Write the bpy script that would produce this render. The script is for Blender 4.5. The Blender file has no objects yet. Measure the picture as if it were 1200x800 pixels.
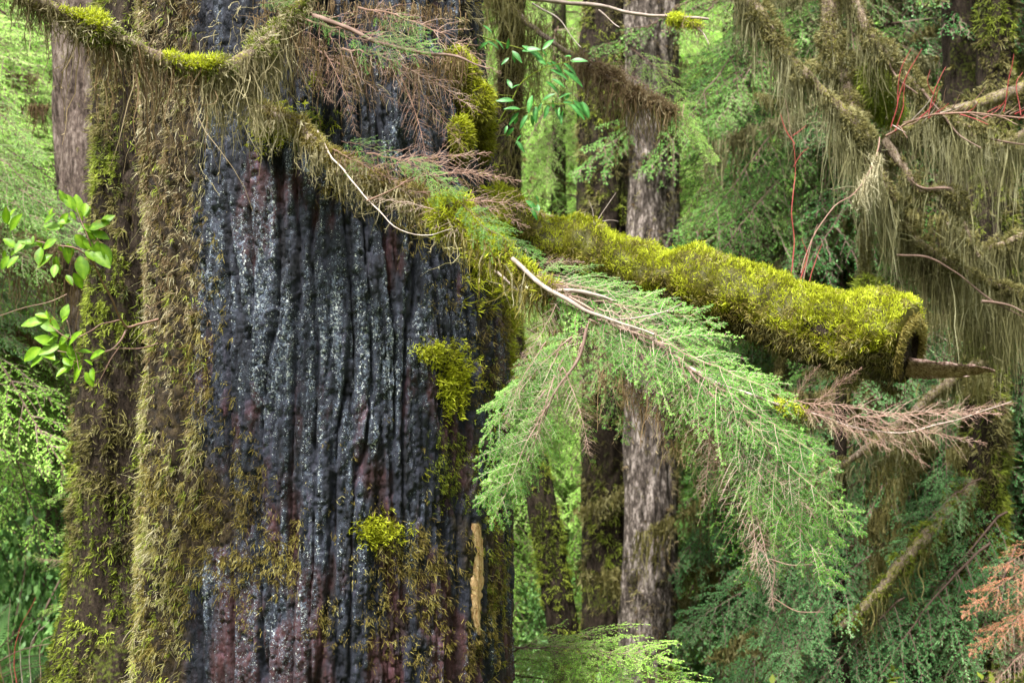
import bpy, math, random
import numpy as np
from mathutils import Vector, Matrix

# ------------------------------------------------------------------ camera, world, sun, exposure
sc = bpy.context.scene
COL = sc.collection
FP = 1200 * 50 / 36.0            # focal length in photo pixels
CZ = 1.7                         # eye height above the ground at the big tree
cam_d = bpy.data.cameras.new('camera'); cam = bpy.data.objects.new('camera', cam_d); COL.objects.link(cam)
cam.location = (0, 0, CZ); cam.rotation_euler = (math.radians(90), 0, 0)
cam_d.lens = 50; cam_d.sensor_width = 36; cam_d.clip_end = 400; cam_d.clip_start = 0.05
cam_d.dof.use_dof = True; cam_d.dof.focus_distance = 4.05; cam_d.dof.aperture_fstop = 6.0
sc.camera = cam
w = bpy.data.worlds.new("World"); sc.world = w; w.use_nodes = True
nt = w.node_tree; bg = nt.nodes['Background']
sky = nt.nodes.new('ShaderNodeTexSky'); sky.sky_type = 'NISHITA'; sky.sun_disc = False
SUN_EL, SUN_ROT = math.radians(63), math.radians(213)
sky.sun_elevation = SUN_EL; sky.sun_rotation = SUN_ROT
sky.air_density = 1.0; sky.dust_density = 4.0; sky.ozone_density = 1.0
bw = nt.nodes.new('ShaderNodeRGBToBW'); ov = nt.nodes.new('ShaderNodeMix'); ov.data_type = 'RGBA'; ov.inputs[0].default_value = .8   # cloud cover greys the blue
nt.links.new(sky.outputs[0], bw.inputs[0]); nt.links.new(sky.outputs[0], ov.inputs[6]); nt.links.new(bw.outputs[0], ov.inputs[7]); nt.links.new(ov.outputs[2], bg.inputs[0]); bg.inputs[1].default_value = 0.065
sl = bpy.data.lights.new('sun', 'SUN'); sl.energy = 1.5; sl.angle = math.radians(10); sl.color = (1, .97, .92)
so = bpy.data.objects.new('sun', sl); COL.objects.link(so)
sd = Vector((math.sin(SUN_ROT) * math.cos(SUN_EL), math.cos(SUN_ROT) * math.cos(SUN_EL), math.sin(SUN_EL)))
so.rotation_euler = sd.to_track_quat('Z', 'Y').to_euler()
vs = sc.view_settings; vs.view_transform = 'Standard'; vs.look = 'None'; vs.gamma = 1; vs.exposure = 3.2
sc.cycles.max_bounces = 6; sc.cycles.diffuse_bounces = 3; sc.cycles.transmission_bounces = 3
sc.cycles.glossy_bounces = 2; sc.cycles.transparent_max_bounces = 4

# ------------------------------------------------------------------ toolkit
def P(px, py, Y):                # photo pixel at depth Y -> world point
    return np.array([(px - 600) / FP * Y, Y, CZ - (py - 400) / FP * Y])

def unit(v): return v / np.maximum(np.linalg.norm(v, axis=-1, keepdims=True), 1e-9)

def _hash(ix, iy, iz, seed):
    h = (ix * 374761393 + iy * 668265263 + iz * 2147483647 + seed * 1274126177) & 0xffffffff
    h = ((h ^ (h >> 13)) * 1274126177) & 0xffffffff
    h = (h ^ (h >> 16)) & 0xffffffff
    return (h & 0xffff) / 65535.0 * 2 - 1

def noise(p, seed=0):            # value noise, -1..1
    p = np.asarray(p, float); i = np.floor(p).astype(np.int64); f = p - i; f = f * f * f * (f * (f * 6 - 15) + 10)
    r = 0
    for a in (0, 1):
        wa = f[..., 0] if a else 1 - f[..., 0]
        for b in (0, 1):
            wb = f[..., 1] if b else 1 - f[..., 1]
            for c in (0, 1):
                wc = f[..., 2] if c else 1 - f[..., 2]
                r = r + wa * wb * wc * _hash(i[..., 0] + a, i[..., 1] + b, i[..., 2] + c, seed)
    return r

def flakes(p, seed=0):           # cellular noise: random height of the nearest cell, and nearness to its edge
    p = np.asarray(p, float); i = np.floor(p).astype(np.int64); f1 = np.full(p.shape[:-1], 9.); f2 = f1.copy(); hid = np.zeros(p.shape[:-1])
    for a in (-1, 0, 1):
        for b in (-1, 0, 1):
            for c in (-1, 0, 1):
                x, y, z = i[..., 0] + a, i[..., 1] + b, i[..., 2] + c
                d = (x + .5 + .45 * _hash(x, y, z, seed) - p[..., 0]) ** 2 + (y + .5 + .45 * _hash(x, y, z, seed + 1) - p[..., 1]) ** 2 + (z + .5 + .45 * _hash(x, y, z, seed + 2) - p[..., 2]) ** 2
                near = d < f1; f2 = np.where(near, f1, np.minimum(f2, d)); hid = np.where(near, _hash(x, y, z, seed + 3), hid); f1 = np.where(near, d, f1)
    return hid, np.sqrt(f2) - np.sqrt(f1)

def spline(pts, n):              # Catmull-Rom through pts
    pts = np.array(pts, float)
    q = np.vstack([2 * pts[0] - pts[1], pts, 2 * pts[-1] - pts[-2]])
    t = np.linspace(0, len(pts) - 1 - 1e-9, n); i = t.astype(int); f = (t - i)[:, None]
    a, b, c, d = q[i], q[i + 1], q[i + 2], q[i + 3]
    return .5 * ((2 * b) + (c - a) * f + (2 * a - 5 * b + 4 * c - d) * f * f + (3 * b - a - 3 * c + d) * f ** 3)

class Geo:                       # collects quads and builds one mesh
    def __init__(s): s.v = []; s.f = []; s.t = []; s.m = []; s.n = 0; s.x = {}
    def add(s, v, q, tint=0.5, mat=0):
        v = v.reshape(-1, 3); q = q.reshape(-1, 4)
        s.v.append(v); s.f.append(q + s.n); s.n += len(v)
        s.t.append(np.broadcast_to(np.asarray(tint, float).reshape(-1), (len(v),)) if np.size(tint) in (1, len(v)) else np.full(len(v), .5))
        s.m.append(np.full(len(q), mat))
    def mesh(s, name, mats, smooth=True):
        v = np.concatenate(s.v); f = np.concatenate(s.f); t = np.concatenate(s.t); m = np.concatenate(s.m)
        me = bpy.data.meshes.new(name)
        me.vertices.add(len(v)); me.vertices.foreach_set('co', v.astype(np.float32).ravel())
        me.loops.add(f.size); me.loops.foreach_set('vertex_index', f.astype(np.int32).ravel())
        me.polygons.add(len(f)); me.polygons.foreach_set('loop_start', (np.arange(len(f)) * 4).astype(np.int32))
        me.polygons.foreach_set('material_index', m.astype(np.int32))
        me.polygons.foreach_set('use_smooth', np.full(len(f), smooth))
        a = me.attributes.new('tint', 'FLOAT', 'POINT'); a.data.foreach_set('value', t.astype(np.float32))
        for k, val in s.x.items():
            a = me.attributes.new(k, 'FLOAT', 'POINT'); a.data.foreach_set('value', val.astype(np.float32).ravel())
        for mt in mats: me.materials.append(mt)
        me.update(calc_edges=True)
        return me

def link(name, me, parent=None):
    o = bpy.data.objects.new(name, me); COL.objects.link(o)
    if parent is not None: o.parent = parent
    return o
def build(name, g, mats, parent=None, kind=None, label=None, smooth=True):
    o = link(name, g.mesh(name, mats, smooth), parent)
    if kind: o['kind'] = kind
    if label: o['label'] = label
    return o
def thing(name, label, cat, loc=(0, 0, 0), group=None):
    # children are built in world coordinates, so the empty's place is undone in each child by fix()
    o = bpy.data.objects.new(name, None); COL.objects.link(o); o.location = loc
    o['label'] = label; o['category'] = cat
    if group: o['group'] = group
    o.empty_display_size = .1
    return o
def fix(root):                   # children built in world space: shift them to sit relative to the base
    for c in list(root.children): c.matrix_parent_inverse = Matrix.Translation(-Vector(root.location))

def ribbons(g, pts, wd, side, tint, mat=0):       # pts (n,k,3) wd (n,k) side (n,k,3)
    n, k = pts.shape[:2]
    if n == 0: return
    a = pts - side * wd[..., None] * .5; b = pts + side * wd[..., None] * .5
    v = np.stack([a, b], 2).reshape(n, k * 2, 3)
    j = np.arange(k - 1) * 2
    q = np.stack([j, j + 1, j + 3, j + 2], 1)[None] + (np.arange(n) * k * 2)[:, None, None]
    t = np.repeat(np.broadcast_to(tint, (n, k)) if np.ndim(tint) == 2 else np.broadcast_to(np.asarray(tint).reshape(-1, 1), (n, k)), 2, axis=1)
    g.add(v, q, t.ravel(), mat)

def interp_poly(pts, idx, f):    # pts (n,K,3); point and tangent at fraction f of polyline idx
    K = pts.shape[1]; u = np.clip(f * (K - 1), 0, K - 1 - 1e-6); i = u.astype(int); w_ = (u - i)[:, None]
    a = pts[idx, i]; b = pts[idx, i + 1]; return a + (b - a) * w_, unit(b - a)
def strands(g, B, D, L, k, grav, wig, width, tint, rng, mat=0, tip=.0, taper=.85, fil=0, flen=.012, bendf=.6):
    n = len(B)
    if n == 0: return
    d = unit(D + rng.normal(0, .001, D.shape)); step = (np.broadcast_to(L, (n,)) / k)[:, None]
    pts = np.zeros((n, k + 1, 3)); pts[:, 0] = B
    bend = rng.normal(0, 1, (n, 3)) * wig * bendf
    ds = [d]
    for i in range(k):
        d = unit(d + bend + rng.normal(0, 1, (n, 3)) * wig + np.array([0, 0, -1]) * grav)
        pts[:, i + 1] = pts[:, i] + d * step; ds.append(d)
    T = np.stack(ds, 1); S = unit(rng.normal(0, 1, (n, 1, 3)) * np.array([1, 1, .4]))
    side = unit(np.cross(T, S)); u = np.linspace(0, 1, k + 1)[None]
    wd = np.broadcast_to(width, (n,))[:, None] * (1 - taper * u ** 1.7)
    if fil:
        idx = np.repeat(np.arange(n), fil); f = rng.uniform(.1, 1, len(idx)); q, Tq = interp_poly(pts, idx, f)
        fd = unit(rng.normal(0, 1, q.shape) + Tq * .5 + np.array([0, 0, -.25])); fl_ = rng.uniform(.35, 1, len(idx)) * flen; sd2 = unit(np.cross(fd, rng.normal(0, 1, q.shape)))
        mid = q + fd * (fl_ * .55)[:, None]; end = mid + unit(fd + np.array([0, 0, -.7])) * (fl_ * .45)[:, None]; fw = np.broadcast_to(width, (n,))[idx] * .8
        ribbons(g, np.stack([q, end], 1), fw[:, None] * np.array([[1.1, .12]]), np.repeat(sd2[:, None], 2, 1), np.broadcast_to(tint, (n,))[idx] + .12, mat)
    ribbons(g, pts, wd, side, np.broadcast_to(tint, (n,))[:, None] + tip * u, mat)

def tubes(g, pts, R, s=3, tint=.5, mat=0):        # pts (n,K,3), R (n,K)
    n, K = pts.shape[:2]
    if n == 0: return
    T = unit(np.gradient(pts, axis=1))
    mT = T.mean(1); ref = np.where(np.abs(mT[:, 2:3]) > .75, np.array([[1., 0, 0]]), np.array([[0., 0, 1]]))[:, None]
    U = unit(np.cross(T, ref)); V = np.cross(T, U)
    a = np.arange(s) / s * 2 * np.pi
    ring = U[:, :, None] * np.cos(a)[None, None, :, None] + V[:, :, None] * np.sin(a)[None, None, :, None]
    v = pts[:, :, None] + ring * np.broadcast_to(R, (n, K))[..., None, None]
    j = np.arange(K - 1)[:, None] * s; c = np.arange(s)[None]; c2 = (c + 1) % s
    q = np.stack([j + c, j + c2, j + s + c2, j + s + c], -1)[None] + (np.arange(n) * K * s)[:, None, None, None]
    g.add(v, q, np.repeat(np.broadcast_to(np.asarray(tint, float).reshape(-1, 1), (n, K)).ravel(), s) if np.size(tint) in (1, n) else .5, mat)

def limb_tube(g, path, r0, r1, s=12, rough=.18, seed=0, mat=0, tint=.5, fq=30):
    n = len(path); R = np.linspace(r0, r1, n)
    T = unit(np.gradient(path, axis=0)); ref = np.array([1., 0, 0]) if abs(T.mean(0)[2]) > .75 else np.array([0., 0, 1])
    U = unit(np.cross(T, ref)); V = np.cross(T, U); a = np.arange(s) / s * 2 * np.pi
    ring = U[:, None] * np.cos(a)[None, :, None] + V[:, None] * np.sin(a)[None, :, None]
    p0 = path[:, None] + ring * R[:, None, None]
    nz = noise(p0 * fq, seed) * .6 + noise(p0 * fq * .35, seed + 3)
    v = path[:, None] + ring * (R[:, None] * (1 + rough * nz))[..., None]
    j = np.arange(n - 1)[:, None] * s; c = np.arange(s)[None]; c2 = (c + 1) % s
    g.add(v, np.stack([j + c, j + c2, j + s + c2, j + s + c], -1), tint, mat)
    cv = np.concatenate([v[-1], path[-1:] + T[-1] * r1 * .4])   # closed tip
    g.add(cv, np.array([[i, (i + 1) % s, s, s] for i in range(s)])[:, [0, 1, 2, 3]] if False else np.array([[i, (i + 1) % s, (i + 2) % s, s] for i in range(0, s - 1, 2)]), tint, mat)

def clumps(g, C, Nr, per, L, rng, mats, tint, wd=.0034, down=-.35, spread=.7, k=3, grav=.25, base=.004, tone=.16):
    """frond tufts: 'per' short strands fan out of every centre; one tone and material per tuft"""
    n = len(C); mi = np.asarray(mats); idx = np.repeat(np.arange(n), per)
    B = C[idx] + rng.normal(0, base, (len(idx), 3)); D = Nr[idx] + np.array([0, 0, down]) + rng.normal(0, spread, (len(idx), 3))
    Lc = np.broadcast_to(L, (n,)) * rng.uniform(.6, 1.3, n); Ls = Lc[idx] * rng.uniform(.5, 1.1, len(idx)); tt = (np.broadcast_to(tint, (n,)) + rng.normal(0, tone, n))[idx] + rng.normal(0, .06, len(idx))
    for q in np.unique(mi):
        sel = mi[idx] == q; strands(g, B[sel], D[sel], Ls[sel], k, grav, .28, wd, np.clip(tt[sel] - .12, 0, 1), rng, int(q), tip=.34, taper=.75)

# ------------------------------------------------------------------ materials
def nodes(name):
    m = bpy.data.materials.new(name); m.use_nodes = True; t = m.node_tree
    return m, t, t.nodes['Principled BSDF'], (lambda k, **kw: _n(t, k, kw)), t.links.new
def _n(t, k, kw):
    n = t.nodes.new('ShaderNode' + k)
    for a, b in kw.items():
        if a in n.inputs: n.inputs[a].default_value = b
        else: setattr(n, a, b)
    return n
def ramp(N, stops, interp='LINEAR'):
    r = N('ValToRGB'); cr = r.color_ramp; cr.interpolation = interp
    while len(cr.elements) < len(stops): cr.elements.new(.5)
    for e, (p, c) in zip(cr.elements, stops):
        e.position = p; e.color = (*c, 1) if len(c) == 3 else c
    return r
def soft(name, cols, rough=.6, transl=.3, nscale=12., namt=.5, spec=.12, obj=.25):
    m, t, b, N, L = nodes(name)
    at = N('Attribute', attribute_name='tint'); g = N('NewGeometry'); nz = N('TexNoise', Scale=nscale, Detail=3.)
    L(g.outputs['Position'], nz.inputs['Vector'])
    a = N('Math', operation='MULTIPLY_ADD'); L(nz.outputs['Fac'], a.inputs[0]); a.inputs[1].default_value = namt * 2; a.inputs[2].default_value = -namt
    s = N('Math', operation='ADD'); L(at.outputs['Fac'], s.inputs[0]); L(a.outputs[0], s.inputs[1])
    oi = N('ObjectInfo'); o = N('Math', operation='MULTIPLY_ADD'); L(oi.outputs['Random'], o.inputs[0]); o.inputs[1].default_value = obj; o.inputs[2].default_value = -obj / 2
    s2 = N('Math', operation='ADD'); L(s.outputs[0], s2.inputs[0]); L(o.outputs[0], s2.inputs[1])
    r = ramp(N, [(i / (len(cols) - 1), c) for i, c in enumerate(cols)]); L(s2.outputs[0], r.inputs[0])
    L(r.outputs[0], b.inputs['Base Color']); b.inputs['Roughness'].default_value = rough; b.inputs['Specular IOR Level'].default_value = spec
    if transl > 0:
        tr = N('BsdfTranslucent'); L(r.outputs[0], tr.inputs[0]); mx = N('MixShader'); mx.inputs[0].default_value = transl
        L(b.outputs[0], mx.inputs[1]); L(tr.outputs[0], mx.inputs[2]); L(mx.outputs[0], t.nodes['Material Output'].inputs[0])
    return m
def bark(name, dark, mid, light, moss=None, mossamt=.5, scale=1., rough=.8):
    m, t, b, N, L = nodes(name)
    g = N('NewGeometry'); mp = N('Mapping'); L(g.outputs['Position'], mp.inputs[0]); mp.inputs['Scale'].default_value = (30 * scale, 30 * scale, 9 * scale)
    n1 = N('TexNoise', Scale=1., Detail=6., Roughness=.65); L(mp.outputs[0], n1.inputs[0])
    n2 = N('TexNoise', Scale=3. * scale, Detail=5., Roughness=.6); L(g.outputs['Position'], n2.inputs[0])
    n3 = N('TexNoise', Scale=60. * scale, Detail=4.); L(g.outputs['Position'], n3.inputs[0])
    mp2 = N('Mapping'); L(g.outputs['Position'], mp2.inputs[0]); mp2.inputs['Scale'].default_value = (90 * scale, 90 * scale, 38 * scale)
    nf = N('TexNoise', Scale=1., Detail=5., Roughness=.7); L(mp2.outputs[0], nf.inputs[0]); av = N('Math', operation='ADD'); L(n1.outputs['Fac'], av.inputs[0]); L(nf.outputs['Fac'], av.inputs[1]); hv = N('Math', operation='MULTIPLY'); L(av.outputs[0], hv.inputs[0]); hv.inputs[1].default_value = .5
    r = ramp(N, [(.40, dark), (.51, mid), (.62, light)]); L(hv.outputs[0], r.inputs[0]); out = r.outputs[0]
    if moss:
        a = N('Math', operation='ADD'); L(n2.outputs['Fac'], a.inputs[0]); L(n3.outputs['Fac'], a.inputs[1])
        mr = N('MapRange'); mr.inputs[1].default_value = 1.35 - mossamt * .6; mr.inputs[2].default_value = 1.5 - mossamt * .6; L(a.outputs[0], mr.inputs[0])
        mc = ramp(N, [(.3, tuple(c * .5 for c in moss)), (.7, moss)]); L(n3.outputs['Fac'], mc.inputs[0])
        mx = N('Mix', data_type='RGBA'); L(mr.outputs[0], mx.inputs[0]); L(out, mx.inputs[6]); L(mc.outputs[0], mx.inputs[7]); out = mx.outputs[2]
    L(out, b.inputs['Base Color']); b.inputs['Roughness'].default_value = rough; b.inputs['Specular IOR Level'].default_value = .1
    bp = N('Bump', Strength=.9, Distance=.02); L(hv.outputs[0], bp.inputs['Height']); L(bp.outputs[0], b.inputs['Normal'])
    return m

M = {}
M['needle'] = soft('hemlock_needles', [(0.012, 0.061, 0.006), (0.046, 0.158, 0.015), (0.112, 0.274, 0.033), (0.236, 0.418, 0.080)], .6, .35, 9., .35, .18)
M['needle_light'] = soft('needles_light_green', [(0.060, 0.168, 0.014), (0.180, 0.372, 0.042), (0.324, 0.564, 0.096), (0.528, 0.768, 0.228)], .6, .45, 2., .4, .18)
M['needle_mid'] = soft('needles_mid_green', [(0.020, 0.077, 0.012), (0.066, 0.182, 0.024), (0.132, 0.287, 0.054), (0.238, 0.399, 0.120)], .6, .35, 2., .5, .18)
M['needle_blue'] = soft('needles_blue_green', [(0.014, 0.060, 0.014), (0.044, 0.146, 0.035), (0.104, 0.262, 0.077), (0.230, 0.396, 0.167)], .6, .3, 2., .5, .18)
M['needle_dead'] = soft('needles_dead', [(0.200, 0.076, 0.036), (0.360, 0.145, 0.072), (0.440, 0.221, 0.135)], .6, .2, 8., .3)
M['twig'] = soft('twig_bark', [(0.040, 0.024, 0.016), (0.112, 0.072, 0.056), (0.240, 0.176, 0.144)], .7, 0, 25., .4)
M['twig_red'] = soft('twig_dead_reddish', [(0.094, 0.047, 0.032), (0.194, 0.119, 0.090), (0.302, 0.230, 0.187)], .7, 0, 20., .4)
M['twig_lace'] = soft('lacy_twigs', [(.11, .06, .045), (.24, .165, .13), (.40, .33, .27)], .7, 0, 20., .5)
M['twig_crimson'] = soft('red_shoots', [(0.170, 0.021, 0.025), (0.289, 0.051, 0.051), (0.383, 0.170, 0.145)], .5, 0, 14., .4)
M['twig_pale'] = soft('pale_bare_bark', [(.09, .07, .055), (.26, .21, .18), (.50, .45, .40)], .7, 0, 35., .5)
M['moss_yellow'] = soft('cushion_moss', [(0.049, 0.043, 0.003), (0.158, 0.159, 0.007), (0.355, 0.393, 0.013), (0.571, 0.638, 0.054)], .6, .35, 14., .35, .25)
M['moss_olive'] = soft('olive_moss', [(0.029, 0.024, 0.008), (0.085, 0.075, 0.020), (0.162, 0.142, 0.042), (0.259, 0.239, 0.104)], .7, .25, 9., .4, .25)
M['moss_gold'] = soft('golden_moss', [(0.040, 0.027, 0.008), (0.120, 0.091, 0.019), (0.212, 0.177, 0.036), (0.297, 0.277, 0.116)], .7, .3, 7., .45, .25)
M['moss_pale'] = soft('pale_hanging_moss', [(0.076, 0.060, 0.025), (0.170, 0.145, 0.072), (0.281, 0.246, 0.136), (0.408, 0.374, 0.246)], .75, .3, 8., .4, .2)
M['moss_drape'] = soft('draped_moss', [(0.038, 0.032, 0.012), (0.101, 0.093, 0.035), (0.185, 0.174, 0.083), (0.292, 0.280, 0.166)], .75, .3, 6., .45, .2)
M['moss_brown'] = soft('brown_moss', [(0.037, 0.022, 0.010), (0.099, 0.062, 0.028), (0.167, 0.118, 0.056), (0.260, 0.211, 0.124)], .75, .25, 8., .45, .2)
M['moss_green'] = soft('green_moss', [(0.024, 0.030, 0.004), (0.080, 0.102, 0.007), (0.168, 0.212, 0.018), (0.288, 0.340, 0.042)], .7, .25, 8., .4, .25)
M['leaf'] = soft('broad_leaf', [(0.240, 0.101, 0.013), (0.081, 0.194, 0.005), (0.180, 0.338, 0.011), (0.306, 0.451, 0.027)], .5, .45, 60., .45, .35)
M['leaf_dark'] = soft('broad_leaf_deep', [(.10, .09, .02), (.03, .14, .02), (.08, .28, .055), (.20, .44, .14)], .45, .4, 60., .4, .45)
M['bush'] = soft('bush_leaves', [(.016, .045, .010), (.05, .12, .025), (.10, .22, .05), (.22, .36, .12)], .5, .25, 3., .5, .3)
M['ground'] = soft('forest_litter', [(.03, .03, .01), (.06, .07, .02), (.09, .11, .03), (.07, .05, .03)], .9, 0, 1.5, .8)
M['hill'] = soft('hillside_green', [(.04, .09, .02), (.08, .16, .04), (.14, .24, .07)], .9, 0, .6, .8)
M['bark_bare'] = bark('bark_bare_tree', (.018, .012, .009), (.085, .062, .052), (.21, .17, .145), (.14, .12, .03), .12, .8)
M['bark_moss'] = bark('bark_mossy_dark', (.007, .005, .003), (.019, .013, .009), (.05, .037, .026), (.06, .07, .012), .4, 1.)
M['bark_grey'] = bark('bark_grey_furrowed', (.012, .009, .007), (.08, .064, .054), (.34, .29, .26), (.12, .12, .03), .25, .7)
M['bark_limb'] = bark('limb_bark', (.05, .035, .02), (.15, .11, .08), (.30, .25, .19), (.20, .19, .04), .55, 2.)
M['wood'] = bark('broken_wood', (.05, .03, .02), (.19, .12, .10), (.38, .29, .26), None, 0, 2.)
M['wood_orange'] = bark('torn_inner_bark', (.26, .14, .06), (.52, .34, .17), (.68, .52, .32), None, 0, 3.)

def bark_main():
    m, t, b, N, L = nodes('wet_dark_bark_with_lichen')
    g = N('NewGeometry'); pos = g.outputs['Position']
    def mapped(s):
        mp = N('Mapping'); L(pos, mp.inputs[0]); mp.inputs['Scale'].default_value = s; return mp.outputs[0]
    n1 = N('TexNoise', Scale=1., Detail=5., Roughness=.6); L(mapped((22, 22, 7)), n1.inputs[0])
    r = ramp(N, [(.34, (.0015, .002, .004)), (.5, (.0045, .006, .013)), (.62, (.012, .014, .026)), (.74, (.050, .042, .068))]); L(n1.outputs['Fac'], r.inputs[0])
    n2 = N('TexNoise', Scale=1., Detail=4., Roughness=.55); L(mapped((7, 7, 2.6)), n2.inputs[0])
    # red-brown bark shows more towards the foot of the trunk
    sx = N('SeparateXYZ'); L(pos, sx.inputs[0])
    zr = N('MapRange'); L(sx.outputs[2], zr.inputs[0]); zr.inputs[1].default_value = 1.6; zr.inputs[2].default_value = .5; zr.inputs[3].default_value = -.05; zr.inputs[4].default_value = .12
    ad = N('Math', operation='ADD'); L(n2.outputs['Fac'], ad.inputs[0]); L(zr.outputs[0], ad.inputs[1])
    rr = N('MapRange'); L(ad.outputs[0], rr.inputs[0]); rr.inputs[1].default_value = .52; rr.inputs[2].default_value = .60
    mx = N('Mix', data_type='RGBA'); L(rr.outputs[0], mx.inputs[0]); L(r.outputs[0], mx.inputs[6]); 
    rb = ramp(N, [(.35, (.008, .003, .003)), (.6, (.045, .014, .016)), (.75, (.11, .055, .08))]); L(n1.outputs['Fac'], rb.inputs[0]); L(rb.outputs[0], mx.inputs[7])
    # crustose lichen and painted-in wet glints: small pale dots in vertical streaks on the ridges
    v = N('TexVoronoi', Scale=120.); L(pos, v.inputs['Vector'])
    v2 = N('TexVoronoi', Scale=230.); L(pos, v2.inputs['Vector'])
    n3 = N('TexNoise', Scale=1., Detail=5., Roughness=.7); L(mapped((34, 34, 3.6)), n3.inputs[0])
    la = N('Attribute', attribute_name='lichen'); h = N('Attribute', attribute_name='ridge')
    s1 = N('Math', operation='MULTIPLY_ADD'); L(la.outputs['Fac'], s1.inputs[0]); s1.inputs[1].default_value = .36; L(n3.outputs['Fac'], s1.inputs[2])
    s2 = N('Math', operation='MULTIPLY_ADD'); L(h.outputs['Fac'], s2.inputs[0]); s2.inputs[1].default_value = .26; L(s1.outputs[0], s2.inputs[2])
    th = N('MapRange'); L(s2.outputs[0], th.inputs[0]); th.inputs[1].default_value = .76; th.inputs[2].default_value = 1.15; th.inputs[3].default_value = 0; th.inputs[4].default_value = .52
    c1 = N('Math', operation='LESS_THAN'); L(v.outputs['Distance'], c1.inputs[0]); L(th.outputs[0], c1.inputs[1])
    c2 = N('Math', operation='LESS_THAN'); L(v2.outputs['Distance'], c2.inputs[0]); L(th.outputs[0], c2.inputs[1])
    cm = N('Math', operation='MAXIMUM'); L(c1.outputs[0], cm.inputs[0]); L(c2.outputs[0], cm.inputs[1])
    # broken up by a fine noise
    n4 = N('TexNoise', Scale=90., Detail=2.); L(pos, n4.inputs[0]); c4 = N('Math', operation='GREATER_THAN'); L(n4.outputs['Fac'], c4.inputs[0]); c4.inputs[1].default_value = .44
    cc = N('Math', operation='MULTIPLY'); L(cm.outputs[0], cc.inputs[0]); L(c4.outputs[0], cc.inputs[1])
    lc = ramp(N, [(.0, (.05, .07, .12)), (.5, (.15, .185, .22)), (1., (.50, .53, .49))]); L(v.outputs['Color'], lc.inputs[0])
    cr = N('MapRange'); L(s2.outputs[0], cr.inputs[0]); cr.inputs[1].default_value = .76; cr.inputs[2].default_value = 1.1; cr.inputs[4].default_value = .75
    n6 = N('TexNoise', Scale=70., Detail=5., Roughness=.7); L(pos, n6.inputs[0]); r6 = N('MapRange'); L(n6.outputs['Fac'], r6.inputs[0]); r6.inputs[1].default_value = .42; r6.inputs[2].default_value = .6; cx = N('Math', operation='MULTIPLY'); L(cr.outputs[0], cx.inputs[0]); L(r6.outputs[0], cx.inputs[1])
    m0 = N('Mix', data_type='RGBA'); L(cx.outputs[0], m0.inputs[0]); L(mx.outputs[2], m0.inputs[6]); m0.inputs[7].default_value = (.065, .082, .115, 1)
    m2 = N('Mix', data_type='RGBA'); L(cc.outputs[0], m2.inputs[0]); L(m0.outputs[2], m2.inputs[6]); L(lc.outputs[0], m2.inputs[7])
    ma = N('Attribute', attribute_name='mossy'); n5 = N('TexNoise', Scale=40., Detail=4.); L(pos, n5.inputs[0])
    mc = ramp(N, [(.35, (.008, .005, .003)), (.6, (.035, .022, .008)), (.75, (.09, .07, .022))]); L(n5.outputs['Fac'], mc.inputs[0])
    m3 = N('Mix', data_type='RGBA'); L(ma.outputs['Fac'], m3.inputs[0]); L(m2.outputs[2], m3.inputs[6]); L(mc.outputs[0], m3.inputs[7])
    L(m3.outputs[2], b.inputs['Base Color'])
    ro = N('MapRange'); L(n1.outputs['Fac'], ro.inputs[0]); ro.inputs[3].default_value = .85; ro.inputs[4].default_value = .50; ro.inputs[1].default_value = .3; ro.inputs[2].default_value = .7
    rx = N('Math', operation='MAXIMUM'); L(ro.outputs[0], rx.inputs[0]); 
    m4 = N('Math', operation='MAXIMUM'); L(cc.outputs[0], m4.inputs[0]); L(ma.outputs['Fac'], m4.inputs[1]); m5 = N('Math', operation='MULTIPLY'); L(m4.outputs[0], m5.inputs[0]); m5.inputs[1].default_value = .85
    L(m5.outputs[0], rx.inputs[1]); L(rx.outputs[0], b.inputs['Roughness'])
    b.inputs['Specular IOR Level'].default_value = .3
    nb = N('TexNoise', Scale=1., Detail=6., Roughness=.7); L(mapped((110, 110, 45)), nb.inputs[0])
    vb = N('TexVoronoi', Scale=1.); L(mapped((95, 95, 32)), vb.inputs['Vector']); hb = N('SeparateColor'); L(vb.outputs['Color'], hb.inputs[0]); sb = N('Math', operation='MULTIPLY_ADD'); L(hb.outputs[0], sb.inputs[0]); sb.inputs[1].default_value = .5; L(nb.outputs['Fac'], sb.inputs[2])
    bp = N('Bump', Strength=1., Distance=.010); L(sb.outputs[0], bp.inputs['Height']); L(bp.outputs[0], b.inputs['Normal'])
    return m
M['bark_main'] = bark_main()

# ------------------------------------------------------------------ setting: ground and hillside
def gz(x, y):
    x = np.asarray(x, float); y = np.asarray(y, float)
    s = lambda a, b, t: np.clip((t - a) / (b - a), 0, 1) ** 2 * (3 - 2 * np.clip((t - a) / (b - a), 0, 1))
    z = -1.1 * s(6, 10, y) + .12 * s(0, 3, -x - 2)
    r = np.hypot(x, y)
    z = z + 24 * s(19, 58, r) + .25 * noise(np.stack([x * .3, y * .3, x * 0], -1), 5) * s(5.5, 8, y) + .05 * noise(np.stack([x, y, x * 0], -1), 6)
    return z
def sheet(name, x0, x1, y0, y1, nx, ny, mat):
    X, Y = np.meshgrid(np.linspace(x0, x1, nx), np.linspace(y0, y1, ny)); g = Geo()
    j = np.arange(ny - 1)[:, None] * nx + np.arange(nx - 1)[None]
    g.add(np.stack([X, Y, gz(X, Y)], -1), np.stack([j, j + 1, j + nx + 1, j + nx], -1), .5)
    return build(name, g, [mat], kind='structure')
sheet('forest_floor', -70, 70, -70, 75, 130, 130, M['ground'])

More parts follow.
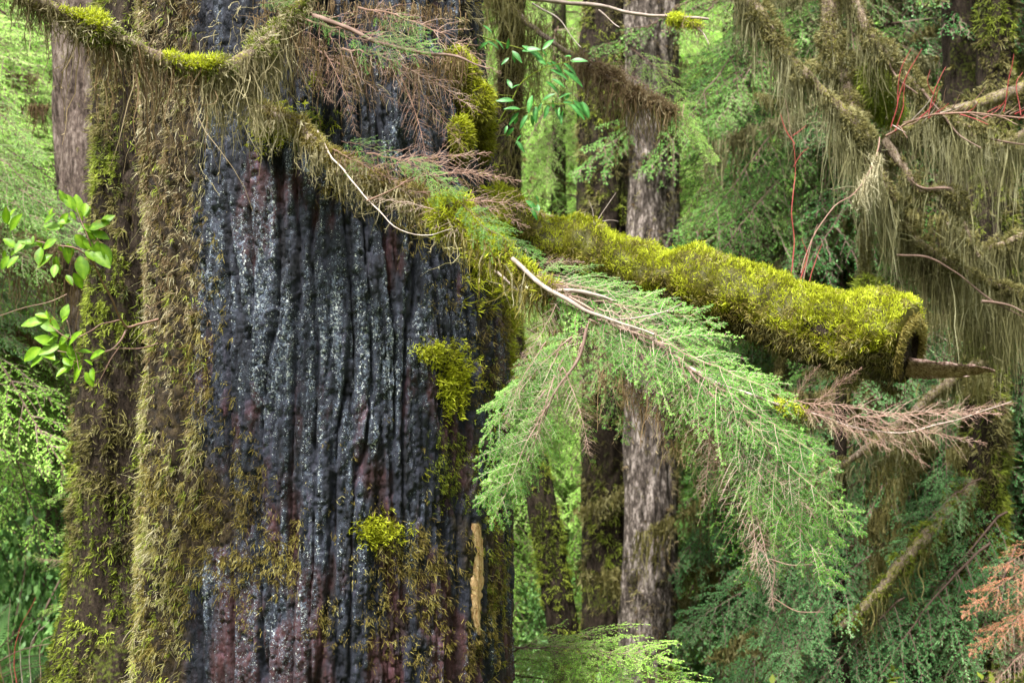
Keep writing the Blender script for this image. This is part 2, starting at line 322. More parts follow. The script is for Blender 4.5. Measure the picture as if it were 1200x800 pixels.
# ------------------------------------------------------------------ the giant tree
TY = 5.0
def tr_c(z): return np.interp(z, [0, .5, 1.7, 2.9, 14], [-.635, -.64, -.62, -.69, -1.0])
def tr_r(z): return np.interp(z, [-.2, 0, .25, .5, 1.1, 1.7, 2.3, 2.9, 14], [.95, .85, .69, .635, .62, .60, .575, .56, .36])
def tr_disp(th, z):
    R = tr_r(z); x = np.cos(th) * R; y = np.sin(th) * R
    wz = z + .32 * noise(np.stack([x * 13, y * 13, z * .25], -1), 11)
    wx = .013 * noise(np.stack([x * 6, y * 6, z * 2.2], -1), 12)
    wy = .013 * noise(np.stack([x * 6, y * 6, z * 2.2], -1), 13)
    u = th * .61 + .008 * noise(np.stack([th * 5, 0 * z, z * 2.4], -1), 14) + .004 * noise(np.stack([th * 30, 0 * z, z * 9], -1), 15)
    zr = z + .5 * noise(np.stack([th * 9, 0 * z, z * .2], -1), 16)
    a = np.abs(noise(np.stack([u / .040, 0 * u + .5, zr / .8], -1), 1))
    b = np.abs(noise(np.stack([u / .021, 0 * u + .5, zr / .2], -1), 2))
    c = noise(np.stack([x / .018, y / .018, z / .07], -1), 3)
    e = noise(np.stack([x / .009, y / .009, z / .014], -1), 4)
    A = np.clip(a / .24, 0, 1) ** .6; Bk = np.clip(b / .22, 0, 1) ** .6
    brk = np.clip(np.abs(noise(np.stack([x / .07, y / .07, wz / .19], -1), 9)) / .06, 0, 1)
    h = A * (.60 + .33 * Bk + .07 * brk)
    lob = np.exp(-((th - (math.radians(-142))) / .22) ** 2) * .05 + np.exp(-((th - (math.radians(-40))) / .3) ** 2) * .02
    big = .02 * noise(np.stack([x * 4, y * 4, z * .5], -1), 7)
    q = np.stack([(x + .006 * c) / .026, (y + .006 * c) / .026, (z + .01 * e) / .10], -1); hid, ed = flakes(q, 17); hd2, e2 = flakes(q * 2.3, 27)
    return .040 * (h - .8) + .0066 * hid + .0070 * np.clip(ed / .13, 0, 1) + .0035 * hd2 + .0035 * np.clip(e2 / .2, 0, 1) + .002 * e + lob + big, h
def trunk_main():
    th = np.concatenate([np.radians(np.linspace(-188, 8, 345)), np.radians(np.linspace(8, 172, 46))[1:-1]])
    z = np.concatenate([np.linspace(-.3, .40, 14)[:-1], np.linspace(.40, 2.98, 440), np.linspace(2.98, 14, 40)[1:]])
    T, Z = np.meshgrid(th, z); d, h = tr_disp(T, Z); R = tr_r(Z) + d
    v = np.stack([tr_c(Z) + R * np.cos(T), TY + R * np.sin(T), Z], -1); nx = len(th); nz_ = len(z)
    j = np.arange(nz_ - 1)[:, None] * nx; c = np.arange(nx)[None]; c2 = (c + 1) % nx
    g = Geo(); g.add(v, np.stack([j + c, j + c2, j + nx + c2, j + nx + c], -1), .5)
    # where lichen and the painted glints sit: the left-centre of the face, from top down
    px = 600 + v[..., 0] / v[..., 1] * FP; py = 400 - (Z - CZ) / v[..., 1] * FP
    li = .24 * np.exp(-((px - 335) / 85) ** 2 - ((py - 360) / 210) ** 2) + .26 * np.exp(-((px - 430) / 140) ** 2 - ((py - 330) / 300) ** 2) + .30 * np.exp(-((px - 300) / 60) ** 2 - ((py - 740) / 110) ** 2) + .24
    li = li + .30 * noise(v * np.array([9, 9, 3.]), 21)
    nn = noise(v * np.array([7, 7, 4.]), 22) * .5 + noise(v * 22, 23) * .4
    mo = np.clip((240 + 24 * nn + 40 * np.exp(-((py - 620) / 60) ** 2) - 20 * (py > 640) - px) / 14, 0, 1)
    mo = np.maximum(mo, np.clip((np.exp(-((px - 575) / 35) ** 2) * .6 + nn - .6) * 3, 0, .7))
    mo = np.where(np.cos(T + math.pi / 2) < -.1, .8, mo)
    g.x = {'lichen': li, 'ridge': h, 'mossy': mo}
    return g
giant = thing('giant_tree', 'huge dark wet-barked conifer trunk with pale lichen, filling the left centre', 'tree', (-.635, TY, 0))
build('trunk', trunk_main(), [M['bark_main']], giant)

def on_trunk(px, py, bias=0.):   # where the sight line of a photo pixel meets the trunk
    px = np.asarray(px, float); py = np.asarray(py, float)
    dx = (px - 600) / FP; dz = -(py - 400) / FP; t = np.full(px.shape, 4.5)
    for _ in range(6):
        z = CZ + dz * t; c = tr_c(z); R = tr_r(z) + .01
        A = dx * dx + 1; B = -2 * (dx * c + TY); C = c * c + TY * TY - R * R
        D = B * B - 4 * A * C; t = (-B - np.sqrt(np.maximum(D, 0))) / (2 * A)
    p = np.stack([dx * t, t, CZ + dz * t], -1); nrm = unit(np.stack([p[:, 0] - tr_c(p[:, 2]), p[:, 1] - TY, np.zeros(len(p))], -1))
    th = np.arctan2(nrm[:, 1], nrm[:, 0]); d, h = tr_disp(th, p[:, 2])
    R = tr_r(p[:, 2]) + d + bias
    q = np.stack([tr_c(p[:, 2]) + R * np.cos(th), TY + R * np.sin(th), p[:, 2]], -1)
    return q, nrm, h

rng = np.random.default_rng(7)
# moss coat on the left rib of the trunk
def rib_moss():
    g = Geo(); n = 10500
    z = rng.uniform(.25, 3.1, n); th = np.radians(rng.uniform(-196, -122, n))
    d, h = tr_disp(th, z); R = tr_r(z) + d
    p = np.stack([tr_c(z) + R * np.cos(th), TY + R * np.sin(th), z], -1); nr = np.stack([np.cos(th), np.sin(th), 0 * th], -1)
    x = 600 + p[:, 0] / p[:, 1] * FP; y = 400 - (z - CZ) / p[:, 1] * FP
    nn = noise(p * np.array([10, 10, 5.]), 31) * .6 + noise(p * 26, 32) * .5
    lim = 240 + 26 * nn + 62 * np.exp(-((y - 600) / 60) ** 2) - 14 * (y > 660) + 15 * np.exp(-((y - 420) / 120) ** 2)
    k = (x < lim) & (rng.random(n) < np.clip(.95 + 1.3 * noise(p * np.array([14, 14, 3.5]), 33), .25, 1)); p, nr, x, y = p[k], nr[k], x[k], y[k]; n = len(p)
    low = np.clip((y - 300) / 260, 0, 1); u = rng.random(n)
    mi = np.where(u < .10 + .62 * low, 0, np.where(u < .74, 1, np.where(u < .86, 2, 3)))
    clumps(g, p, nr, 9, .028 * (1 + .6 * noise(p * 14, 35)), rng, mi, .46 + .38 * noise(p * 9, 34) + .18 * (x < 212), .0025, -.5, .6, 3, .4, .006, .22)  # outer left edge tinted lighter, painting in light from the left
    e = rng.integers(0, n, 500); strands(g, p[e], nr[e] * .6 + np.array([0, 0, -1.]) + rng.normal(0, .3, (500, 3)), rng.uniform(.05, .12, 500), 6, .4, .3, .0026, .6, rng, 2, fil=4, flen=.01)
    return g
build('rib_moss', rib_moss(), [M['moss_gold'], M['moss_brown'], M['moss_pale'], M['moss_green']], giant, 'stuff', 'golden brown shaggy moss coat on the left rib')

# smaller moss patches on the bark: (px, py, half width, half height, count, material, hang)
PAT = [(528, 445, 16, 30, 900, 0, .02), (503, 412, 14, 12, 350, 0, .015), (530, 545, 22, 38, 1100, 1, .03), (443, 622, 19, 14, 620, 0, .018),
       (495, 655, 42, 42, 1000, 2, .05), (335, 650, 16, 34, 420, 2, .05), (385, 725, 20, 20, 380, 2, .035), (470, 700, 40, 60, 800, 2, .045),
       (575, 700, 12, 80, 700, 2, .05), (592, 520, 10, 110, 1100, 1, .04), (565, 420, 26, 60, 500, 2, .04), (600, 350, 14, 60, 1200, 2, .05), (575, 250, 20, 30, 800, 0, .03), (590, 350, 26, 70, 900, 2, .06), (575, 300, 24, 40, 1200, 0, .05), (615, 370, 14, 60, 700, 0, .03),
       (573, 640, 18, 110, 700, 1, .04), (330, 30, 60, 45, 900, 3, .12), (450, 60, 90, 40, 900, 3, .12), (540, 30, 26, 60, 700, 3, .07),
       (270, 640, 40, 40, 1200, 2, .05), (285, 575, 24, 50, 700, 2, .05), (290, 700, 20, 40, 150, 2, .04), (320, 145, 16, 22, 500, 0, .02),
       (450, 215, 60, 22, 1100, 2, .07), (520, 250, 50, 30, 900, 2, .07), (350, 150, 34, 18, 800, 1, .05), (520, 350, 20, 14, 160, 2, .03),
       (250, 420, 20, 160, 700, 2, .06), (370, 95, 8, 8, 90, 0, .012), (400, 600, 60, 60, 140, 2, .03), (540, 760, 50, 40, 900, 2, .045),
       (250, 90, 40, 90, 700, 3, .08), (225, 200, 36, 120, 900, 3, .08), (480, 760, 60, 30, 350, 2, .04), (575, 480, 20, 60, 700, 1, .03)]
def patches():
    g = Geo()
    for (cx, cy, hw, hh, n, mi, L) in PAT:
        x = cx + rng.normal(0, .62, n) * hw; y = cy + rng.normal(0, .62, n) * hh
        p, nr, h = on_trunk(x, y); nn = noise(p * np.array([24, 24, 12.]), 41 + int(cx))
        k = (nn > -.1) | (mi == 0) | (rng.random(n) < .15); p, nr = p[k], nr[k]; cush = mi == 0
        if cush: clumps(g, (p + nr * rng.uniform(0, .02, len(p))[:, None])[::3], nr[::3], 9, L, rng, np.full(len(p[::3]), 0), .55, .0032, .25, .6, 2, .1, .006)
        elif L < .08:
            q, qn = p[::3], nr[::3]; clumps(g, q, qn, 9, L * .50 * rng.uniform(.5, 1.3, len(q)), rng, np.where(rng.random(len(q)) < .8, mi, 0 if mi == 1 else 2), .45, .0024, -.45, .65, 2, .4, .006, .2)
        else:
            q, qn = p[::5], nr[::5]; strands(g, q, qn + np.array([0, 0, -.6]) + rng.normal(0, .6, q.shape), rng.uniform(.4, 1.4, len(q)) * L, 7, .4, .34, .0028, np.clip(rng.normal(.5, .2, len(q)), 0, 1), rng, mi, tip=.2, fil=5, flen=.012)
    return g
build('bark_moss', patches(), [M['moss_yellow'], M['moss_green'], M['moss_gold'], M['moss_pale']], giant, 'stuff', 'scattered tufts of green and golden moss on the bark')

# bulging moss cushion high on the right edge of the trunk
def cushion():
    g = Geo(); cs = [((535, 95), .060, .10), ((545, 125), .065, .08), ((555, 152), .062, .08), ((527, 75), .045, .05), ((560, 172), .045, .05), ((530, 165), .04, .07)]
    for (c, r, rz) in cs:
        q, nr, _ = on_trunk(np.array([c[0]]), np.array([c[1]])); n = 2400
        d = unit(rng.normal(0, 1, (n, 3))); d = d[(d @ nr[0]) > -.2]
        p = q[0] + d * np.array([r, r, rz]) * (1 + .15 * noise(d * 4, 55))[:, None]
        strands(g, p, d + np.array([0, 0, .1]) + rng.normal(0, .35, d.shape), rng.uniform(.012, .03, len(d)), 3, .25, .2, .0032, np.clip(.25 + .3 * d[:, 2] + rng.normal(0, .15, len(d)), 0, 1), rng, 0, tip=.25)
        # solid heart of the cushion
        U, Vv = np.meshgrid(np.linspace(0, 2 * np.pi, 17), np.linspace(-1.5, 1.5, 9)); s = np.stack([np.cos(U) * np.cos(Vv) * r, np.sin(U) * np.cos(Vv) * r, np.sin(Vv) * rz], -1) * .97
        j = np.arange(8)[:, None] * 17 + np.arange(16)[None]; g.add(q[0] + s, np.stack([j, j + 1, j + 18, j + 17], -1), .1, 0)
    return g
build('moss_cushion', cushion(), [M['moss_yellow']], giant, 'stuff', 'bulging yellow green moss cushion high on the right edge')

# orange strip of torn inner bark
def strip():
    g = Geo(); n = 60; y = np.linspace(612, 742, n); t = np.linspace(0, 1, n)
    x = 549 + 3 * np.sin(t * 6) + 5 * t
    hw = np.interp(t, [0, .1, .5, .8, 1], [3.5, 5.5, 6, 5, 1.5]) * (1 + (.12 + .25 * t) * noise(np.stack([t * 26, 0 * t, 0 * t], -1), 4))
    ks = np.linspace(-1, 1, 9); rows = []
    for k in ks:
        q, nr, _ = on_trunk(x + hw * k, y); c, ncr, _ = on_trunk(x, y)
        base = tr_c(q[:, 2]); rad = tr_r(q[:, 2]) + .038 + .006 * (1 - k * k) + .003 * noise(np.stack([np.full(n, k * 6), t * 5, t * 0], -1), 3)
        th = np.arctan2(q[:, 1] - TY, q[:, 0] - base); rows.append(np.stack([base + rad * np.cos(th), TY + rad * np.sin(th), q[:, 2]], -1))
    for k in (1, -1):            # edges turned back into the bark
        e = rows[-1] if k == 1 else rows[0]; back = e.copy(); back[:, 1] += .06
        rows.append(back) if k == 1 else rows.insert(0, back)
    v = np.stack(rows, 1); m = v.shape[1]; j = np.arange(n - 1)[:, None] * m + np.arange(m - 1)[None]
    g.add(v, np.stack([j, j + 1, j + m + 1, j + m], -1), .5)
    return g
build('torn_bark_strip', strip(), [M['wood_orange']], giant, label='frayed orange strip of bare inner bark near the lower right edge')

# ------------------------------------------------------------------ hemlock sprays
def spray(seed, n1=24, n2=8, droop=.3, dens=1., nl=.014, sp=.0062, width=.42, bare=0., curl=0., wood=1, jit=.3, thick=1., nw=.0030, flat=.12):
    r = np.random.default_rng(seed); g = Geo(); K0 = 16
    t = np.linspace(0, 1, K0); ax = np.stack([t * (1 - .04 * t), .05 * np.sin(t * 3 + r.uniform(0, 6)) * t, -droop * t ** 1.8 + .01 * r.normal(0, 1, K0)], -1)[None]
    m = n1 * 2; f1 = np.clip(np.linspace(.06, .97, m) + r.normal(0, .01, m), .02, .99); sgn = np.where(np.arange(m) % 2, 1., -1.)
    p, T = interp_poly(ax, np.zeros(m, int), f1); Nn = np.array([0., 0, 1])
    S = unit(np.cross(Nn, T)); env = np.minimum(1, f1 * 3.2 + .35) * (1 - f1) ** .75 + .05
    l1 = width * env * r.uniform(.55, 1.2, m); an = np.radians(62 - 18 * f1 + r.normal(0, 9, m))
    d = unit(T * np.cos(an)[:, None] + S * (np.sin(an) * sgn)[:, None] + Nn * r.normal(0, jit * .5, m)[:, None])
    K1 = 8; s = np.linspace(0, 1, K1)
    L1 = p[:, None] + d[:, None] * (s[None, :, None] * l1[:, None, None]) + T[:, None] * (.22 * s[None, :, None] ** 2 * l1[:, None, None]) - Nn * (.28 * (s[None, :, None] ** 2) * l1[:, None, None] * r.uniform(.3, 1.7, m)[:, None, None])
    L1 = L1 + r.normal(0, .004, L1.shape) * s[None, :, None]
    i2 = np.repeat(np.arange(m), n2 * 2); f2 = np.clip(np.tile(np.linspace(.12, .95, n2 * 2), m) + r.normal(0, .02, m * n2 * 2), .05, .98)
    sg2 = np.tile(np.where(np.arange(n2 * 2) % 2, 1., -1.), m)
    p2, T2 = interp_poly(L1, i2, f2); S2 = unit(np.cross(Nn, T2)); l2 = l1[i2] * .42 * (1 - f2) ** .7 * r.uniform(.4, 1.2, len(i2)) + .008
    a2 = np.radians(52 + r.normal(0, 10, len(i2)))
    d2 = unit(T2 * np.cos(a2)[:, None] + S2 * (np.sin(a2) * sg2)[:, None] + Nn * r.normal(0, jit, len(i2))[:, None])
    K2 = 4; s2 = np.linspace(0, 1, K2)
    L2 = p2[:, None] + (d2[:, None] * s2[None, :, None] - Nn * .3 * s2[None, :, None] ** 2) * l2[:, None, None]
    keep = r.random(len(i2)) < dens; L2 = L2[keep]; l2 = l2[keep]; par2 = i2[keep]
    if wood:
        tubes(g, ax, np.linspace(.0055, .0012, K0)[None] * thick, 5, .45, 1)
        tubes(g, L1, (np.linspace(.0019, .0007, K1)[None] * thick).repeat(m, 0), 3, r.uniform(.3, .8, m), 1)
        tubes(g, L2, (np.linspace(.0010, .0005, K2)[None] * thick).repeat(len(L2), 0), 3, r.uniform(.3, .8, len(L2)), 1)
    liv1 = r.random(m) >= bare
    bt = r.normal(0, .12, m)                                  # each side branch has its own tone
    for (Lp, ln, liv, f0, tb) in ((L1, l1 * 1.1, liv1, .15, bt), (L2, l2, liv1[par2], 0., bt[par2] + r.normal(0, .08, len(par2))), (ax, np.array([1.05]), np.array([True]), .3, np.zeros(1))):
        cnt = np.where(liv, (ln / sp).astype(int) + 1, 0); idx = np.repeat(np.arange(len(Lp)), cnt)
        if len(idx) == 0: continue
        f = f0 + (1 - f0) * r.random(len(idx)); q, Tq = interp_poly(Lp, idx, f)
        Sq = unit(np.cross(Nn, Tq)); sg = np.where(r.random(len(idx)) < .5, 1., -1.)
        aa = np.radians(r.uniform(52, 72, len(idx)) * (1 - .45 * f ** 3))
        dd = unit(Tq * np.cos(aa)[:, None] + Sq * (np.sin(aa) * sg)[:, None] + Nn * r.normal(.05, flat, len(idx))[:, None])
        ll = nl * r.uniform(.7, 1.1, len(idx)) * (1 - .35 * f); ww = unit(np.cross(dd, Nn + r.normal(0, flat, dd.shape)))
        tn = np.clip(.36 + .34 * f ** 2 * (ln[idx] < 9) + tb[idx] + r.normal(0, .07, len(idx)), 0, 1)
        A = q; B = q + dd * (ll * .5)[:, None] + ww * nw * .5; C = q + dd * ll[:, None]; D_ = q + dd * (ll * .5)[:, None] - ww * nw * .5
        v = np.stack([A, B, C, D_], 1); g.add(v, np.arange(len(v) * 4).reshape(-1, 4), np.repeat(tn, 4), 0)
    return g
NM = [M['needle'], M['twig']]
FINE = [spray(100 + i, n1=11, n2=6, droop=.14 + .06 * (i % 3), dens=.92, nl=.0170, sp=.0042, width=.40, nw=.0040, jit=.07, flat=.07).mesh('spray_fine', NM, False) for i in range(5)]
FAR = [spray(200 + i, n1=16, n2=6, droop=.25 + .15 * (i % 3), dens=.9, nl=.0175, sp=.0058, width=.40, nw=.0046, thick=1.2, jit=.08, flat=.08).mesh('spray_far', NM, False) for i in range(6)]
SPARSE = [spray(300 + i, n1=13, n2=5, droop=.25 + .1 * i, dens=.75, nl=.0145, sp=.0055, width=.38, bare=.4, nw=.0045).mesh('spray_sparse', NM, False) for i in range(3)]
BARE = [spray(400 + i, n1=20, n2=5, droop=.10 + .08 * i, dens=.6, width=.30, bare=1.1, jit=.5, thick=1.1, nl=.001, sp=1).mesh('spray_bare', NM, False) for i in range(4)]

def frame(base, tip, up):        # matrix with X along base->tip, Z near up
    b = Vector(base); x = Vector(tip) - b; L = x.length; x.normalize(); u = Vector(up); z = (u - x * u.dot(x)).normalized(); y = z.cross(x)
    return Matrix(((x.x, y.x, z.x, b.x), (x.y, y.y, z.y, b.y), (x.z, y.z, z.z, b.z), (0, 0, 0, 1))), L
def put(name, me, root, base, tip, up, mats=None, comp=.9, wide=1.):
    base = np.asarray(base, float) - (np.array(root.location) if root is not None else 0); tip = np.asarray(tip, float) - (np.array(root.location) if root is not None else 0)
    Mx, L = frame(base, tip, up); o = link(name, me, root); s = L * comp
    o.matrix_basis = Mx @ Matrix.Diagonal((s, s * wide, s, 1))
    if mats:
        for i, mt in enumerate(mats):
            o.material_slots[i].link = 'OBJECT'; o.material_slots[i].material = mt
    return o

# hanging moss: veils of tangled threads
def tresses(g, path, n_t, per, lo, hi, rg, mat=0, wd=.0035, spread=.02, k=6, wig=.24, tint=.5, fil=4, flen=.016):
    k = min(k + 1, 7); per = max(2, int(per * .45)); wd = wd * .8; spread = spread * .8
    f = rg.random(n_t) * (len(path) - 1); i = np.clip(f.astype(int), 0, len(path) - 2); c = path[i] + (path[i + 1] - path[i]) * (f - i)[:, None]
    Lt = lo + (hi - lo) * rg.random(n_t) ** 1.7; ctr = np.repeat(c, per, 0); L = np.repeat(Lt, per) * rg.uniform(.45, 1.05, n_t * per)
    off = rg.normal(0, spread, (len(ctr), 3)) * np.array([1, 1, .35]); B = ctr + off
    D = -off * .6 / max(spread, 1e-3) * .15 + np.array([0, 0, -1.]) + rg.normal(0, .22, B.shape)
    tn = np.repeat(rg.normal(tint, .14, n_t), per) + rg.normal(0, .12, len(B))
    q = rg.integers(0, len(B), max(4, len(B) // 9)); strands(g, B[q] + np.array([0, 0, -1.]) * (L[q] * rg.uniform(0, .6, len(q)))[:, None], rg.normal(0, 1, (len(q), 3)) * np.array([1, 1, .5]), np.minimum(L[q], .16), 6, .12, .5, wd, np.clip(tn[q], 0, 1), rg, mat, fil=2, flen=flen)
    strands(g, B, D, L * rg.uniform(.5, 1.1, len(B)), k, .75, wig * 1.5, rg.uniform(.4, 1.9, len(B)) * wd, np.clip(tn, 0, 1), rg, mat, tip=.1, taper=.8, fil=fil, flen=flen, bendf=.1)
def fuzz(g, path, r0, r1, n, lo, hi, rg, mat=0, up=.2, wd=.0035, tint=.5, top=False):
    f = rg.random(n) * (len(path) - 1); i = np.clip(f.astype(int), 0, len(path) - 2); c = path[i] + (path[i + 1] - path[i]) * (f - i)[:, None]
    T = unit(path[i + 1] - path[i]); d = rg.normal(0, 1, (n, 3)); d = unit(d - T * (d * T).sum(1, keepdims=True))
    if top: d[:, 2] = np.abs(d[:, 2]); d = unit(d)
    R = r0 + (r1 - r0) * f / (len(path) - 1); st = slice(None, None, 4); c, d, R = c[st], d[st], R[st]
    lump = np.clip(1 + 1.2 * noise(c * 18, 91), .35, 2.2)
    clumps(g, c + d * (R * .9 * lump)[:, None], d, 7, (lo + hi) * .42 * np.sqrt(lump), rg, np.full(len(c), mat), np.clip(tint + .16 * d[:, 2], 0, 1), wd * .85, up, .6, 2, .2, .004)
VEIL = []
for i in range(6):
    r_ = np.random.default_rng(500 + i); g = Geo(); sl_ = [0, -.3, -.5][i % 3]
    line = np.stack([np.linspace(0, 1, 30), .03 * np.sin(np.linspace(0, 9, 30) + i), sl_ * np.linspace(0, 1, 30) ** 1.3], -1)
    tresses(g, line, 46, 20, .06, .42 if i < 3 else .25, r_, wd=.0075, k=5, spread=.03, fil=4, flen=.035)
    VEIL.append(g.mesh('moss_veil', [M['moss_olive']], True))
def veil_at(parent, world_parent, base, az, s, mat, v=None):   # child of a bough, hung true to the vertical
    o = link('hanging_moss', v or random.choice(VEIL), parent); o['kind'] = 'stuff'
    Mw = Matrix.Translation(Vector(base)) @ Matrix.Rotation(az, 4, 'Z') @ Matrix.Diagonal((s, s, s, 1))
    o.matrix_basis = world_parent.inverted() @ Mw
    if mat: o.material_slots[0].link = 'OBJECT'; o.material_slots[0].material = mat
    return o
random.seed(5)

# ------------------------------------------------------------------ limbs of the giant tree in front of the trunk
def px_path(pts, n=60): return spline([P(*p) for p in pts], n)
def limb(root, pts, r0, r1, mat, s=12, rough=.2, seed=0, name='limb', n=80, fq=30):
    path = px_path(pts, n); path = path + .006 * np.stack([noise(path * 12, seed + i) for i in range(3)], -1)
    g = Geo(); limb_tube(g, path, r0, r1, s, rough, seed, fq=fq); o = build(name, g, [mat], root); o['_p'] = 0; del o['_p']
    return o, path
def sub(o, name, g, mats, kind='stuff', label=None): return build(name, g, mats, o, kind, label)

rg = np.random.default_rng(21)
# 1: drooping mossy limb crossing the upper left corner
l1, p1 = limb(giant, [(-60, -50, 3.7), (20, -6, 3.8), (80, 20, 3.9), (130, 45, 3.95), (175, 62, 4.0), (240, 84, 4.05), (285, 70, 4.1), (320, 40, 4.2), (350, 5, 4.3), (372, -40, 4.45)], .020, .016, M['bark_limb'], seed=1)
g = Geo(); fuzz(g, p1, .022, .02, 4000, .012, .035, rg, 0, .3, .0036, .45); fuzz(g, p1, .024, .022, 4500, .014, .04, rg, 2, .1, .003, .6)

for (a, b, cnt) in ((12, 26, 1600), (36, 48, 1800), (0, 14, 700)): fuzz(g, p1[a:b], .028, .028, cnt, .012, .032, rg, 1, .5, .0034, .55, True)
tresses(g, p1, 130, 22, .04, .20, rg, 2, .0034, .018, 8)
tresses(g, p1[44:66], 50, 30, .15, .42, rg, 2, .0034, .02, 9)
tresses(g, p1[18:50], 26, 22, .12, .50, rg, 3, .0034, .02, 9)
sub(l1, 'limb_moss', g, [M['moss_green'], M['moss_yellow'], M['moss_pale'], M['moss_brown']])
# 2: the long living limb that carries the foreground sprays
l2, p2 = limb(giant, [(300, 128, 4.38), (345, 142, 4.28), (375, 172, 4.2), (430, 205, 4.12), (500, 238, 4.05), (560, 275, 3.95), (605, 312, 3.85), (660, 350, 3.75), (720, 378, 3.68), (775, 402, 3.6)], .017, .005, M['bark_limb'], seed=4)
g = Geo(); fuzz(g, p2[:62], .018, .014, 4800, .012, .038, rg, 0, .2, .0036, .45); fuzz(g, p2[36:50], .040, .034, 3600, .014, .034, rg, 1, .4, .0032, .6); fuzz(g, p2[38:60], .022, .018, 2000, .015, .04, rg, 1, .4, .0034, .5)
tresses(g, p2[:60], 130, 22, .04, .20, rg, 2, .0034, .03, 7); tresses(g, p2[34:60], 60, 24, .05, .22, rg, 0, .0034, .03, 7)
sub(l2, 'limb_moss', g, [M['moss_gold'], M['moss_yellow'], M['moss_pale']])
# bare pale side limb next to it
for pts, r0, r1, mt in (
    ([(372, 152, 4.25), (385, 180, 4.15), (405, 205, 4.05), (435, 238, 3.98), (465, 268, 3.92), (500, 274, 3.9), (530, 268, 3.9)], .0032, .001, 'twig_pale'),
    ([(598, 305, 3.82), (640, 335, 3.74), (690, 365, 3.68), (730, 380, 3.62), (768, 392, 3.58)], .0065, .003, 'twig_pale'),
    ([(650, 340, 3.76), (700, 345, 3.72), (720, 352, 3.7)], .006, .002, 'twig_pale'),
    ([(580, 318, 3.86), (600, 335, 3.84), (612, 345, 3.83)], .004, .002, 'twig_pale'),
    ([(430, 235, 3.98), (460, 222, 3.95), (482, 208, 3.95)], .0025, .001, 'twig_red'),
    ([(325, 70, 4.3), (350, 85, 4.28), (368, 110, 4.27)], .004, .0015, 'twig_pale'),
    ([(715, 377, 3.66), (760, 372, 3.6), (800, 355, 3.55)], .003, .001, 'twig_pale'),
    ([(770, 400, 3.6), (800, 425, 3.55), (830, 462, 3.5), (860, 500, 3.48), (880, 540, 3.46), (900, 600, 3.44), (906, 660, 3.42), (908, 715, 3.42)], .004, .0015, 'twig'),
    ([(690, 385, 3.66), (680, 420, 3.62), (655, 450, 3.6), (640, 480, 3.6), (620, 540, 3.58)], .004, .0015, 'twig'),
    ([(870, 610, 3.44), (890, 640, 3.44), (905, 670, 3.42)], .002, .0008, 'twig_red'),
    ([(908, 700, 3.42), (935, 716, 3.4), (968, 718, 3.38)], .0016, .0006, 'twig_red'),
    ([(900, 655, 3.42), (925, 662, 3.4), (950, 660, 3.4)], .0014, .0006, 'twig_red')):
    limb(l2, pts, r0, r1, M[mt], 7, .15, name='side_twig', n=30)
FG_UP = (-.15, -.72, .68)
def fg(b, t, me=None, wide=1., up=FG_UP, mats=None, name='spray', comp=.95, root=None):
    return put(name, me or random.choice(FINE), root or l2, P(*b), P(*t), up, mats, comp, wide)
l2.location = l2.location
random.seed(11)
FGS = [((655, 345, 3.76), (862, 372, 3.58)), ((690, 372, 3.7), (812, 455, 3.5)), ((830, 462, 3.5), (1020, 638, 3.28)), ((676, 395, 3.68), (560, 480, 3.62)), ((660, 430, 3.64), (535, 590, 3.58)), ((610, 322, 3.84), (800, 352, 3.62)), ((640, 330, 3.8), (872, 398, 3.5)), ((668, 352, 3.74), (958, 486, 3.36)),
       ((700, 372, 3.68), (905, 462, 3.42)), ((720, 380, 3.66), (945, 455, 3.34)), 
       ((690, 380, 3.7), (572, 470, 3.62)), ((676, 390, 3.68), (535, 505, 3.6)), ((662, 420, 3.64), (560, 560, 3.6)), ((648, 460, 3.62), (545, 610, 3.6)),
       ((640, 480, 3.6), (585, 600, 3.56)), ((655, 440, 3.62), (650, 560, 3.6)), ((645, 470, 3.6), (552, 618, 3.54)), ((660, 400, 3.66), (590, 520, 3.56)), ((765, 400, 3.6), (948, 520, 3.34)), ((800, 425, 3.55), (1000, 545, 3.3)),
       ((870, 490, 3.46), (1022, 636, 3.28)), ((850, 500, 3.48), (992, 700, 3.28)), 
       ((820, 450, 3.52), (960, 580, 3.34)), ((620, 318, 3.86), (740, 330, 3.72)), ((860, 520, 3.47), (940, 640, 3.36))]
for i, (b, t) in enumerate(FGS): fg(b, t, FINE[i % 5], mats=[M['needle'], M['twig_lace']], wide=.8 + .25 * random.random(), up=(random.uniform(-.3, .1), -.72, .6))
for i, (b, t) in enumerate([((795, 420, 3.54), (870, 620, 3.42)), ((840, 480, 3.5), (905, 705, 3.38)), ((870, 530, 3.46), (985, 690, 3.32)), ((780, 405, 3.58), (820, 560, 3.46)),
                            ((700, 385, 3.66), (745, 520, 3.56)), ((655, 430, 3.62), (700, 560, 3.58)), ((885, 560, 3.46), (880, 690, 3.4))]):
    fg(b, t, SPARSE[i % 3], mats=[M['needle'], M['twig_red']], wide=.9)
